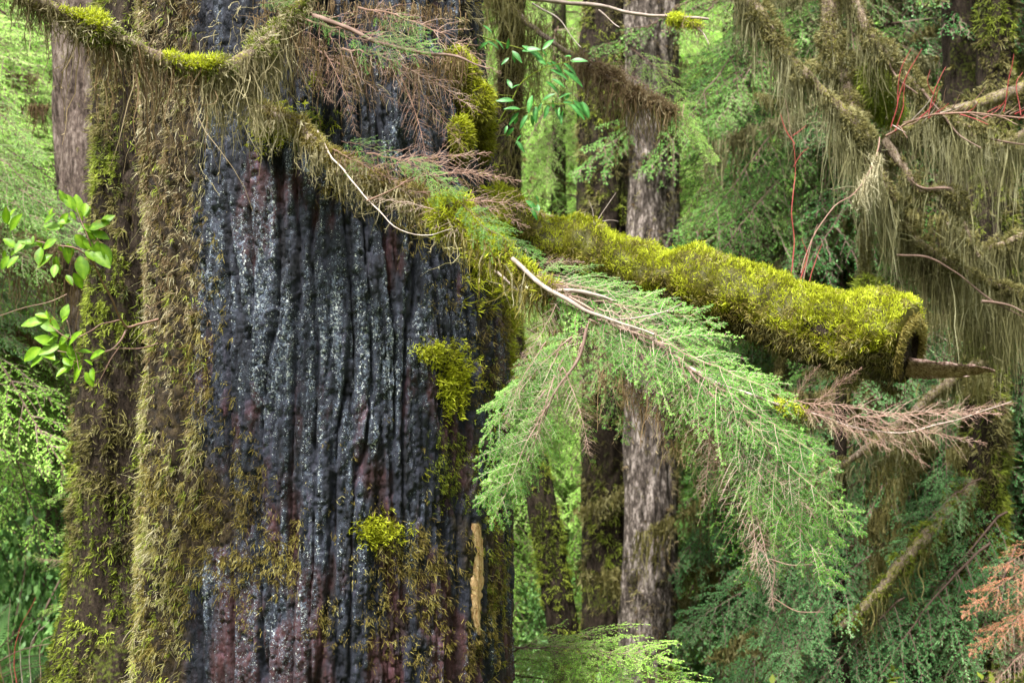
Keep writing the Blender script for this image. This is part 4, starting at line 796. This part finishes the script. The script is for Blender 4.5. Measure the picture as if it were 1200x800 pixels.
shoots('red_shoot', 'single upright red shoot with short forks rising behind the log', [([(926, 330, 5.3), (930, 285, 5.33), (927, 245, 5.35), (931, 200, 5.4), (929, 165, 5.4)], .0026, .0018, 0), ([(931, 170, 5.4), (922, 152, 5.4), (914, 133, 5.4)], .003, .0015, 0), ([(930, 160, 5.4), (940, 153, 5.4), (946, 148, 5.4)], .0025, .0012, 0), ([(929, 195, 5.4), (938, 182, 5.4), (947, 174, 5.4)], .002, .001, 0), ([(930, 172, 5.4), (925, 140, 5.4), (920, 115, 5.4)], .002, .001, 1)], RM, tuple(P(927, 330, 5.3)))
shoots('pink_shoots', 'pair of pinkish shoots growing up from the log moss near its middle', [([(942, 326, 5.0), (950, 290, 5.0), (958, 262, 5.0)], .003, .0015, 1), ([(938, 326, 5.0), (946, 300, 5.0), (940, 280, 5.0)], .003, .0012, 0), ([(950, 330, 5.0), (958, 300, 5.0), (964, 285, 5.0)], .002, .001, 0)], RM, tuple(P(942, 326, 5.0)))
shoots('bare_twigs', 'small pale forked bare twigs sticking up above the log beside the pair of trunks', [([(690, 275, 5.3), (705, 250, 5.3), (722, 226, 5.3)], .003, .0012, 2), ([(700, 260, 5.3), (715, 258, 5.3), (724, 260, 5.3)], .002, .001, 2), ([(696, 262, 5.3), (694, 245, 5.3), (690, 234, 5.3)], .002, .001, 2), ([(678, 280, 5.3), (684, 262, 5.3), (686, 248, 5.3)], .002, .001, 2)], RM, tuple(P(690, 275, 5.3)), 'twigs')

# ------------------------------------------------------------------ broadleaf sprigs, each leaf its own piece
def leaf_mesh(name, mat, wide=.46, fold=.12, curl=.18):
    g = Geo(); nu, nv = 7, 5; u = np.linspace(0, 1, nu); vv = np.linspace(-1, 1, nv)
    hw = wide * .5 * np.sin(np.pi * np.clip(u, 0.02, .98)) ** .7 * (1 - .25 * u)
    Pm = np.stack([u[:, None] + 0 * vv[None], hw[:, None] * vv[None], fold * np.abs(vv[None]) * hw[:, None] * 2 - curl * u[:, None] ** 2], -1)
    j = np.arange(nu - 1)[:, None] * nv + np.arange(nv - 1)[None]; g.add(Pm, np.stack([j, j + 1, j + nv + 1, j + nv], -1), .35 + .3 * (1 - np.abs(vv))[None].repeat(nu, 0).ravel())
    return g.mesh(name, [mat], True)
LEAF = leaf_mesh('leaf', M['leaf'], .62); LEAFD = leaf_mesh('leaf', M['leaf_dark'], .40, .1, .3)
def sprig(name, label, stems, leaves, me, twigmat, loc, Y, size=1.):
    t = thing(name, label, 'shrub', loc); Lc = Vector(loc); r = random.Random(len(label))
    for pts, r0, r1 in stems: limb(t, pts, r0, r1, twigmat, 7, .15, name='stem', n=30)
    fix(t)
    more = [(x + r.uniform(-12, 12), y + r.uniform(-10, 10), dx * r.uniform(-.9, .9) + r.uniform(-8, 8), dy * r.uniform(.5, .9)) for (x, y, dx, dy) in leaves]
    for (x, y, dx, dy, *dd) in list(leaves) + [q for q in more if math.hypot(q[2], q[3]) > 10]:
        b = P(x, y, Y + (dd[0] if dd else 0)); tip = P(x + dx * size, y + dy * size, Y + (dd[0] if dd else 0) - r.uniform(-.02, .03))
        up = Vector((r.uniform(-.4, .4), -r.uniform(.5, 1.1), r.uniform(.35, .9)))
        Mx, L = frame(b - np.array(loc), tip - np.array(loc), up); o = link('leaf', me, t); o.matrix_basis = Mx @ Matrix.Diagonal((L, L * r.uniform(.85, 1.15), L, 1))
    return t
LV = [(88, 245, -18, -24), (92, 250, -4, -30), (80, 250, -16, 22), (104, 268, 30, -12), (118, 262, 20, -14), (98, 262, 14, 24), (118, 285, 18, 30), (108, 272, 26, 8), (70, 268, -26, -8), (66, 280, -22, 14), (80, 285, -2, 32), (88, 275, 20, 22),
      (40, 285, -26, -6), (30, 282, -18, 16), (48, 290, -6, 26), (18, 290, -18, -16), (22, 300, -20, 16), (60, 300, -24, 16), (94, 300, 6, 34), (86, 320, 16, 24), (110, 296, 24, 20), (12, 270, 14, -26), (8, 262, -2, -24), (100, 238, -2, 18), (66, 300, 2, 30), (52, 262, 14, -18), (10, 300, -12, 20),
      (70, 385, -34, -12), (58, 382, -8, -24), (52, 376, -38, 4), (66, 392, -24, 14), (72, 398, 4, 26), (80, 405, 16, -24), (78, 412, 22, 12), (60, 410, -36, 22), (48, 408, -30, 18), (86, 420, -18, 22), (96, 428, -16, 26), (106, 420, 18, -14), (100, 436, 12, 22), (80, 430, -20, 12), (92, 412, 22, -2), (64, 402, -30, -10), (74, 375, 6, -26)]
sprig('leafy_branch', 'bright green broadleaf sprig with bare forking stems, left edge in front of the mossy trunk',
      [([(186, 374, 4.45), (165, 378, 4.4), (148, 385, 4.35), (140, 372, 4.3), (125, 340, 4.2), (112, 312, 4.15), (92, 295, 4.1), (70, 288, 4.1), (40, 282, 4.1)], .0042, .0016), ([(112, 312, 4.15), (105, 285, 4.1), (95, 262, 4.1), (88, 245, 4.1)], .0025, .001),
       ([(148, 385, 4.35), (138, 376, 4.3), (112, 382, 4.2), (82, 395, 4.1), (58, 382, 4.1)], .003, .0012), ([(148, 388, 4.35), (140, 400, 4.3), (130, 410, 4.25), (110, 412, 4.2), (76, 412, 4.1), (55, 410, 4.1)], .003, .0012), ([(184, 402, 4.45), (165, 408, 4.35), (140, 408, 4.3), (125, 410, 4.25)], .002, .001),
       ([(178, 372, 4.42), (176, 362, 4.4), (170, 355, 4.4)], .002, .001), ([(140, 405, 4.3), (125, 430, 4.25), (112, 450, 4.2)], .002, .0008), ([(82, 395, 4.1), (78, 375, 4.1), (90, 425, 4.1), (98, 438, 4.1)], .0016, .0008), ([(80, 345, 4.1), (60, 352, 4.1), (35, 360, 4.1), (0, 370, 4.1)], .0016, .0008)],
      LV, LEAF, M['twig_red'], tuple(P(186, 380, 4.45)), 4.1, .75)
RV = [(572, 50, -22, 10), (590, 58, -8, -18), (600, 60, 16, 14), (612, 60, 26, -8), (612, 54, 40, 18), (636, 58, 18, -20), (646, 72, 22, 16), (645, 82, 34, 10), (660, 82, 34, 20), (668, 72, 26, -6), (624, 112, -10, 24), (636, 118, 16, -14), (642, 124, -4, 18), (650, 128, 14, 18),
      (660, 120, 26, 4), (668, 122, 26, 20), (655, 116, 20, -16), (672, 118, 30, 24), (610, 128, -24, -6), (608, 132, -18, 16), (602, 118, -26, -4), (600, 104, -8, -18), (640, 96, 24, 14), (618, 135, -14, 20), (628, 125, -2, 24), (660, 130, -8, 20), (680, 120, 16, 12), (574, 118, -16, 8), (578, 108, -18, -6), (605, 165, 14, 16), (602, 150, -14, 14), (616, 235, 22, 14), (622, 240, 10, 22), (640, 76, -14, -12), (566, 30, 16, 8), (560, 45, -4, 16)]
sprig('leafy_branch', 'glossy deep green leafy sprig between the giant trunk and the standing pair',
      [([(560, 180, 4.9), (580, 150, 4.85), (600, 118, 4.8), (612, 95, 4.8), (640, 78, 4.75), (672, 70, 4.75)], .003, .001), ([(585, 145, 4.85), (610, 128, 4.8), (640, 122, 4.8), (672, 120, 4.75)], .002, .001), ([(560, 40, 4.9), (585, 50, 4.85), (612, 56, 4.8), (640, 60, 4.8)], .002, .001), ([(575, 160, 4.85), (595, 160, 4.8), (605, 165, 4.8)], .0015, .0008), ([(560, 120, 4.9), (580, 112, 4.85), (602, 112, 4.8)], .0015, .0008), ([(590, 262, 4.9), (606, 246, 4.86), (618, 236, 4.82)], .0015, .0008)],
      RV, LEAFD, M['moss_green'], tuple(P(560, 180, 4.9)), 4.8, .72)

# ------------------------------------------------------------------ background hemlocks
random.seed(41)
def hemlock(label, px, Y, r, mat, nb, zlo, zhi, blen, moss=.3, mossmat=None, bk='bark_moss', droop=(8, 35), name='hemlock_tree', front=.75, lean=0., azc=None, azs=math.pi, extra=()):
    x = (px - 600) / FP * Y; z0 = float(gz(x, Y)) - .2; root = thing(name, label, 'tree', (x, Y, z0)); nz_ = 40; H = zhi + 3.5 - z0
    g = Geo(); path = np.stack([np.linspace(0, lean, nz_), np.zeros(nz_), np.linspace(0, H, nz_)], -1); limb_tube(g, path, r * 1.25, r * .4, 20, .14, int(px), fq=9)
    fuzz(g, path[:], r * 1.2, r * .6, int(1100 * r / .15), .03, .10, np.random.default_rng(int(px) + 500), 1, -.4, .016, .45)
    build('trunk', g, [M[bk], M['moss_olive']], root)
    for i in range(nb):
        z = zlo + (zhi - zlo) * (i + random.random()) / nb - z0
        if azc is not None: az = azc + random.gauss(0, azs * .5)
        else: az = random.uniform(0, 2 * math.pi) if random.random() > front else random.uniform(math.pi, 2 * math.pi)
        L = blen * random.uniform(.55, 1.15) * (1 - .45 * max(0, (z + z0 - zlo) / (zhi + 6 - zlo))); dr_ = math.radians(random.uniform(*droop))
        bx = Vector((lean * z / H + math.cos(az) * r * .8, math.sin(az) * r * .8, z))
        tip = bx + Vector((math.cos(az) * math.cos(dr_), math.sin(az) * math.cos(dr_), -math.sin(dr_))) * L
        Mx, L_ = frame(bx, tip, (random.uniform(-.25, .25), random.uniform(-.9, -.1), 1)); o = link('bough', random.choice(FAR), root)
        o.matrix_basis = Mx @ Matrix.Diagonal((L, L * random.uniform(.8, 1.15), L, 1))
        for q, mt in enumerate(mat): o.material_slots[q].link = 'OBJECT'; o.material_slots[q].material = mt
        if random.random() < moss: veil_at(o, Mx @ Matrix.Diagonal((L, L, L, 1)), bx + (tip - bx) * random.uniform(.05, .3), az, L * random.uniform(.5, .8), mossmat)
    return root
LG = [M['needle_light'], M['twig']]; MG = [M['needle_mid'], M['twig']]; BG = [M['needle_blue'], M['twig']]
PI = math.pi
# left side
hemlock('light green hemlock glowing at the far left edge behind the bare trunk', -60, 11.5, .15, LG, 50, 1.9, 4.8, 2.3, .1, M['moss_brown'])
hemlock('hemlock with fresh lit sprays just left of the bare grey-brown trunk', 70, 14, .16, LG, 50, 1.8, 5.3, 2.4, .05, M['moss_brown'])
hemlock('small hemlock whose mid green boughs reach in from the left edge below the light ones', -130, 8.2, .13, LG, 26, 1.9, 3.2, 1.7, .2, M['moss_brown'], azc=-.3, azs=.9)
hemlock('hemlock with a dark moss-laden bough at the left edge behind the broadleaf sprig', -110, 8.6, .14, MG, 12, 1.75, 2.3, 1.6, 1., M['moss_brown'], azc=-.25, azs=.5)
# centre
hemlock('bright far hemlock seen in the gap between the giant trunk and the pair', 640, 19, .2, LG, 80, -1, 7, 2.8, .05, M['moss_olive'])
hemlock('far hemlock directly behind the standing pair of trunks', 730, 17, .2, LG, 60, -1, 6.2, 2.6, .1, M['moss_olive'])
hemlock('low hemlock filling the gap behind the leaning trunk', 600, 13.5, .13, LG, 46, -1.2, 2.2, 2.0, .25, M['moss_olive'])
hemlock('tall hemlock right of the grey furrowed trunk with feathery lit sprays', 880, 12.5, .2, LG, 80, -.4, 5.0, 2.4, .12, M['moss_olive'])
hemlock('hemlock with layered boughs sloping down above the middle of the log', 980, 10.5, .17, MG, 60, 1.7, 4.6, 2.1, .25, M['moss_olive'])
hemlock('slender pale hemlock with arching sprays in the bright central gap', 655, 14.5, .09, LG, 40, .5, 5.5, 1.7, .0, M['moss_olive'])
# right
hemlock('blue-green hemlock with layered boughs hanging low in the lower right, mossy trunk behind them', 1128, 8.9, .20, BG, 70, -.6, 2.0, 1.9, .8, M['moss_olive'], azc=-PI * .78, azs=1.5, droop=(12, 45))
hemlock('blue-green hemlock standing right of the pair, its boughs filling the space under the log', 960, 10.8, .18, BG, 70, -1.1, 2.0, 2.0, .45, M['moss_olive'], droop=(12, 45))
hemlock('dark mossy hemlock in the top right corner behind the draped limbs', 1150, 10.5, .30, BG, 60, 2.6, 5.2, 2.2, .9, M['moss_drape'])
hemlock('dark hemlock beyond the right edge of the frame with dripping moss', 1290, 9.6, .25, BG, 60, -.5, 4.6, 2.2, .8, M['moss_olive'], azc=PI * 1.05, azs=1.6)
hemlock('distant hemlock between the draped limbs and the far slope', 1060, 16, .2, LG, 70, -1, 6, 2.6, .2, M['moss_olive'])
hemlock('distant hemlock high behind the middle of the log', 860, 22, .25, LG, 70, -1, 8, 3.2, .0, M['moss_olive'])
hemlock('far slope hemlock at the extreme left', -40, 20, .25, LG, 70, -1, 7.5, 3.2, .0, M['moss_olive'])
hemlock('far slope hemlock hidden mostly behind the giant trunk', 440, 21, .25, LG, 50, -1, 7.5, 3.2, .0, M['moss_olive'])
hemlock('far slope hemlock toward the right edge', 1230, 19, .25, LG, 70, -1, 7, 3., .1, M['moss_olive'])

# a sapling's long horizontal bough at the bottom edge, and near boughs of the trees standing just out of frame
def bough_tree(label, base_loc, boughs, mats, name='hemlock_sapling', r=.03):
    t = thing(name, label, 'tree', tuple(base_loc)); g = Geo(); top = max(P(*b[0])[2] for b in boughs) + .6
    limb_tube(g, np.stack([np.full(30, base_loc[0]), np.full(30, base_loc[1]), np.linspace(base_loc[2], top, 30)], -1), r, r * .5, 10, .15, 3); build('trunk', g, [M['bark_moss']], t); fix(t)
    for b, tp, *m_ in boughs: put('bough', random.choice(m_[0] if m_ else FAR), t, P(*b), P(*tp), (random.uniform(-.15, .15), -.45, .85), mats)
    return t
random.seed(77)
bx, by = P(-60, 800, 7.4)[:2]
tL = bough_tree('hemlock reaching in from the left edge between the light sprays and the leafy branch', (bx, by, float(gz(bx, by))), [((-60, 160, 7.4), (112, 190, 7.1)), ((-60, 190, 7.4), (118, 222, 7.0)), ((-60, 200, 7.4), (95, 245, 7.0)), ((-60, 230, 7.4), (70, 270, 7.0)), ((-70, 90, 7.5), (60, 140, 7.2))], MG, r=.05)
tM = bough_tree('dark moss-laden hemlock bough drooping at the left edge behind the leafy branch', (bx - .1, by + .3, float(gz(bx, by))), [((-60, 290, 7.7), (95, 325, 7.5)), ((-60, 310, 7.7), (70, 370, 7.4)), ((-60, 340, 7.7), (50, 400, 7.4))], BG, r=.06)
lM, pM = limb(tM, [(-60, 285, 7.6), (0, 300, 7.5), (50, 312, 7.45), (92, 335, 7.4)], .02, .008, M['bark_limb'], seed=71); g = Geo(); fuzz(g, pM, .025, .012, 900, .015, .04, rg, 0, 0, .006, .4); tresses(g, pM, 60, 18, .10, .55, rg, 0, .005, .04, 6); sub(lM, 'hanging_moss', g, [M['moss_brown']]); lM.location = -Vector(tM.location)
bx, by = P(590, 800, 5.6)[:2]
bough_tree('hemlock sapling hidden behind the giant trunk with a flat bough along the bottom edge', (bx, by, float(gz(bx, by))), [((585, 760, 5.5), (815, 730, 4.9), FINE), ((600, 772, 5.5), (770, 770, 4.9), FINE), ((590, 765, 5.5), (700, 735, 5.1), FINE), ((640, 765, 5.3), (840, 760, 4.8), FINE), ((600, 790, 5.5), (830, 800, 4.9), FINE), ((610, 770, 5.5), (690, 790, 5.0), FINE), ((600, 760, 5.4), (760, 745, 5.0), FINE)], LG)
bx, by = P(985, 790, 7.6)[:2]
bough_tree('young blue-green hemlock with fan boughs low in the right foreground', (bx, by, float(gz(bx, by))), [((1010, 560, 7.6), (850, 680, 7.2)), ((1010, 600, 7.6), (800, 760, 7.1)), ((1020, 650, 7.6), (870, 790, 7.1)), ((1180, 600, 7.8), (1000, 760, 7.2)), ((1160, 640, 7.6), (930, 800, 7.0)), ((1190, 680, 7.6), (1040, 800, 7.1)), ((1000, 520, 7.8), (840, 600, 7.4)), ((1150, 560, 7.8), (1020, 640, 7.4)), ((1060, 700, 7.5), (900, 830, 7.0)), ((1190, 640, 7.6), (1120, 790, 7.0)), ((1000, 640, 7.6), (760, 690, 7.3))], BG, r=.05)
bx, by = P(1275, 800, 6.6)[:2]
bough_tree('dying hemlock sapling with orange-brown sprays at the lower right edge', (bx, by, float(gz(bx, by))), [((1230, 650, 6.5), (1120, 700, 6.3), SPARSE), ((1240, 630, 6.5), (1150, 660, 6.3), SPARSE), ((1230, 700, 6.5), (1130, 745, 6.3), SPARSE), ((1240, 690, 6.5), (1160, 720, 6.2), SPARSE), ((1240, 740, 6.5), (1150, 790, 6.2), BARE), ((1250, 720, 6.5), (1130, 800, 6.2), BARE), ((1240, 610, 6.5), (1180, 700, 6.3), BARE)], [M['needle_dead'], M['twig_red']])

# mossy trunk and limb in the dark lower right
tG, _ = trunk('mossy_tree', 'green mossy trunk with a side limb, lower right among the blue-green boughs', [(1170, -80, 8.3), (1165, 300, 8.2), (1152, 500, 8.1), (1140, 700, 8.0), (1132, 820, 8.0)], [.10, .11, .125, .14, .15], M['bark_moss'], 0, (.04, .4), 9000, [M['moss_green'], M['moss_olive']], 60, 220, seed=37, mossL=(.03, .07), tuft_w=.006, dens0=.3)
lG, pG = limb(tG, [(1145, 560, 8.05), (1120, 590, 7.8), (1085, 630, 7.6), (1055, 662, 7.5), (1020, 705, 7.4), (985, 735, 7.3)], .05, .02, M['bark_limb'], seed=60)
g = Geo(); fuzz(g, pG, .055, .03, 2600, .015, .04, rg, 0, .1, .006, .45); tresses(g, pG, 46, 20, .10, .45, rg, 1, .0055, .04, 6); sub(lG, 'hanging_moss', g, [M['moss_green'], M['moss_olive']])
lG2, pG2 = limb(tG, [(1155, 420, 8.1), (1110, 450, 7.9), (1050, 500, 7.7), (985, 545, 7.5), (930, 575, 7.4)], .035, .012, M['bark_limb'], seed=61)
g = Geo(); fuzz(g, pG2, .04, .02, 1500, .015, .04, rg, 0, .1, .006, .45); tresses(g, pG2, 60, 20, .12, .62, rg, 1, .0055, .04, 6); sub(lG2, 'hanging_moss', g, [M['moss_olive'], M['moss_drape']])
fix(tG)
# ------------------------------------------------------------------ understory
def bush_mesh(seed, n=6500, ls=.042):
    r = np.random.default_rng(seed); g = Geo(); m = 46
    tips = unit(r.normal(0, 1, (m, 3)) * np.array([1, 1, .8]) + np.array([0, 0, .55])) * r.uniform(.45, 1., m)[:, None]
    s = np.linspace(0, 1, 7)[None, :, None]; st = tips[:, None] * s + np.array([0, 0, .25]) * (s * (1 - s)) + r.normal(0, .02, (m, 7, 3)) * s
    tubes(g, st, np.linspace(.008, .002, 7)[None].repeat(m, 0), 4, .5, 1)
    idx = r.integers(0, m, n); f = r.uniform(.3, 1, n) ; q, T = interp_poly(st, idx, f); q = q + r.normal(0, .06, q.shape)
    d = unit(T * .5 + r.normal(0, .7, q.shape)); up = unit(np.array([0, 0, 1.]) + r.normal(0, .5, q.shape)); w_ = unit(np.cross(d, up)); l = ls * r.uniform(.6, 1.3, n)
    v = np.stack([q, q + d * (l * .5)[:, None] + w_ * (l * .28)[:, None], q + d * l[:, None], q + d * (l * .5)[:, None] - w_ * (l * .28)[:, None]], 1)
    g.add(v, np.arange(n * 4).reshape(-1, 4), np.repeat(np.clip(r.normal(.55, .18, n), 0, 1), 4), 0); return g.mesh('bush', [M['bush'], M['twig']], False)
BUSH = [bush_mesh(600 + i) for i in range(4)]
BU = [(0, 10.4, 1.25, 'tall leafy bush with small bright leaves at the left edge below the mossy bough', 1.2), (85, 11.6, 1.2, 'leafy bush close against the left side of the bare trunk', 1.3), (-60, 11.4, 1.3, 'tall leafy bush partly cut by the left edge', 1.2), (45, 9.2, .7, 'low leafy bush in front of the taller ones at the left', .0), (-30, 9.4, .8, 'dark leafy bush in the lower left corner', -.1), (60, 9.8, .7, 'leafy bush low beside the foot of the mossy trunk at left', -.3), (640, 12.4, .8, 'leafy shrub with large pale leaves seen low left of the standing pair', -.1), (690, 14, .9, 'leafy shrub between the leaning trunk and the standing pair', 0), (610, 11, .7, 'leafy shrub right behind the lower right edge of the giant trunk', -.5), (780, 13.5, 1., 'leafy shrub low behind the grey furrowed trunk', 0), (1180, 12, 1.1, 'bright leafy shrub showing through a gap at the right edge', .9), (1090, 13, 1.1, 'bright leafy shrub seen through the dark boughs at right', .8), (0, 14, 1.2, 'far leafy shrub on the slope at the left', .6), (120, 15, 1.2, 'far leafy shrub behind the bare trunk', .4), (660, 17, 1.4, 'far pale leafy shrub in the central gap', .4)]
random.seed(8)
proto = None
for i, (px, Y, s, lab, dz) in enumerate(BU):
    x = (px - 600) / FP * Y; z = float(gz(x, Y)); t = thing('leafy_shrub', lab, 'shrub', (x, Y, z - .05))
    o = link('foliage', BUSH[i % 4], t); h = s * 1.0 + max(0, dz); o.location = (0, 0, 0); o.scale = (s, s, h); o.rotation_euler = (0, 0, random.uniform(0, 6))
# sword ferns
def frond_mesh():
    g = Geo(); n = 34; f = np.linspace(.1, 1, n); x = f; z = .45 * f - .55 * f ** 2; L = .17 * np.sin(np.pi * (.12 + .86 * f)) ** .8
    rp = np.stack([np.linspace(0, 1, 12), 0 * np.linspace(0, 1, 12), .45 * np.linspace(0, 1, 12) - .55 * np.linspace(0, 1, 12) ** 2], -1)[None]; tubes(g, rp, np.linspace(.006, .002, 12)[None], 4, .5, 1)
    for sg in (1, -1):
        b = np.stack([x, 0 * x, z], -1); d = unit(np.stack([.3 + 0 * x, sg + 0 * x, -.15 + 0 * x], -1)); w_ = np.array([[.011, 0, 0]])
        g.add(np.stack([b - w_, b + d * (L * .5)[:, None] - w_ * .8, b + d * L[:, None], b + w_ + d * (L * .4)[:, None]], 1), np.arange(n * 4).reshape(-1, 4), .5, 0)
    return g.mesh('frond', [M['bush'], M['twig']], False)
FR = frond_mesh()
for i, (px, Y, s, lab) in enumerate([(12, 8.4, .75, 'sword fern with arching fronds low at the left edge'), (50, 9.0, .6, 'smaller sword fern left of the foot of the mossy trunk'), (-40, 8.0, .8, 'sword fern partly cut by the lower left corner'), (660, 11.5, .7, 'sword fern low behind the leaning trunk'), (820, 11, .8, 'sword fern at the foot of the grey furrowed trunk')]):
    x = (px - 600) / FP * Y; z = float(gz(x, Y)); t = thing('sword_fern', lab, 'fern', (x, Y, z + .02)); 
    for k in range(16):
        o = link('frond', FR, t); o.rotation_euler = (random.uniform(-.15, .15), random.uniform(-.9, -.1), k * .3927 + random.uniform(-.15, .15)); q = s * random.uniform(.75, 1.1); o.scale = (q, q, q)
# dead stalks in the lower left corner
g_ = [([(30 + dx, 830, 7.0), (22 + dx * 1.2, 760, 6.95), (x2, y2, 6.9)], .004, .0015, m_) for dx, x2, y2, m_ in ((0, 30, 735, 2), (10, 58, 725, 2), (-20, 0, 735, 1), (-10, 12, 700, 1), (20, 60, 745, 1), (30, 75, 760, 2), (-5, 42, 700, 0))]
shoots('dead_stalks', 'thin pale dead stalks standing in the bottom left corner', g_, RM, tuple(P(30, 830, 7.0)), 'stalks')
t = thing('dead_spray', 'pale pinkish dead conifer spray poking left from the foot of the mossy trunk', 'branch', tuple(P(95, 655, 5.9))); put('twigs', BARE[1], t, P(110, 668, 5.9), P(45, 640, 5.7), (0, -.6, .8), [M['needle'], M['twig_red']])
t = thing('hemlock_seedling', 'bright yellow-green fresh hemlock tips beside the lower left of the mossy trunk', 'tree', tuple(P(120, 700, 6.6)))
g = Geo(); q = P(120, 860, 6.6); limb_tube(g, np.stack([np.full(20, q[0]), np.full(20, q[1]), np.linspace(float(gz(q[0], q[1])) - .1, P(0, 520, 6.6)[2], 20)], -1), .014, .006, 8, .1, 2); build('trunk', g, [M['twig']], t); fix(t)
for (b, tp) in [((115, 570, 6.6), (58, 560, 6.4)), ((115, 560, 6.6), (70, 545, 6.4)), ((115, 700, 6.6), (52, 690, 6.4)), ((112, 680, 6.6), (60, 620, 6.4)), ((115, 620, 6.6), (62, 615, 6.4)), ((115, 710, 6.6), (70, 712, 6.4))]: put('bough', random.choice(FAR), t, P(*b), P(*tp), (0, -.5, .85), LG)

# far slope foliage and ground plants: beyond counting
def scatter_leaves(n, xr, yr, hgt, ls, seed):
    r = np.random.default_rng(seed); c = np.stack([r.uniform(*xr, n // 60), r.uniform(*yr, n // 60)], -1); idx = r.integers(0, len(c), n); x = c[idx, 0] + r.normal(0, hgt * .6, n); y = c[idx, 1] + r.normal(0, hgt * .6, n)
    hh = r.random(len(c))[idx]; z = gz(x, y) + np.abs(r.normal(0, 1, n)) * hgt * (.3 + hh); q = np.stack([x, y, z], -1); d = unit(r.normal(0, 1, q.shape) + np.array([0, 0, .2])); w_ = unit(np.cross(d, r.normal(0, 1, q.shape) + np.array([0, 0, 1.5]))); l = ls * r.uniform(.5, 1.3, n)
    g = Geo(); v = np.stack([q, q + d * (l * .5)[:, None] + w_ * (l * .28)[:, None], q + d * l[:, None], q + d * (l * .5)[:, None] - w_ * (l * .28)[:, None]], 1)
    g.add(v, np.arange(n * 4).reshape(-1, 4), np.repeat(np.clip(r.normal(.45, .2, n), 0, 1), 4), 0); return g
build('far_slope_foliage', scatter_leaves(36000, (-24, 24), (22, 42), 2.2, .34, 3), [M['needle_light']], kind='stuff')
build('ground_plants', scatter_leaves(24000, (-7, 7), (8.5, 20), .18, .08, 4), [M['bush']], kind='stuff')
build('ground_moss', scatter_leaves(8000, (-3, 3), (2.5, 8), .05, .05, 5), [M['moss_green']], kind='stuff')
for nm, lb, ct in (('far_slope_foliage', 'light green out-of-focus foliage on the far slope', 'foliage'), ('ground_plants', 'low leafy plants covering the forest floor behind the trunks', 'ground cover'), ('ground_moss', 'moss and litter around the foot of the giant tree', 'moss')):
    o = bpy.data.objects[nm]; o['label'] = lb; o['category'] = ct

print('TRIS', sum(2 * len(m.polygons) for m in bpy.data.meshes))
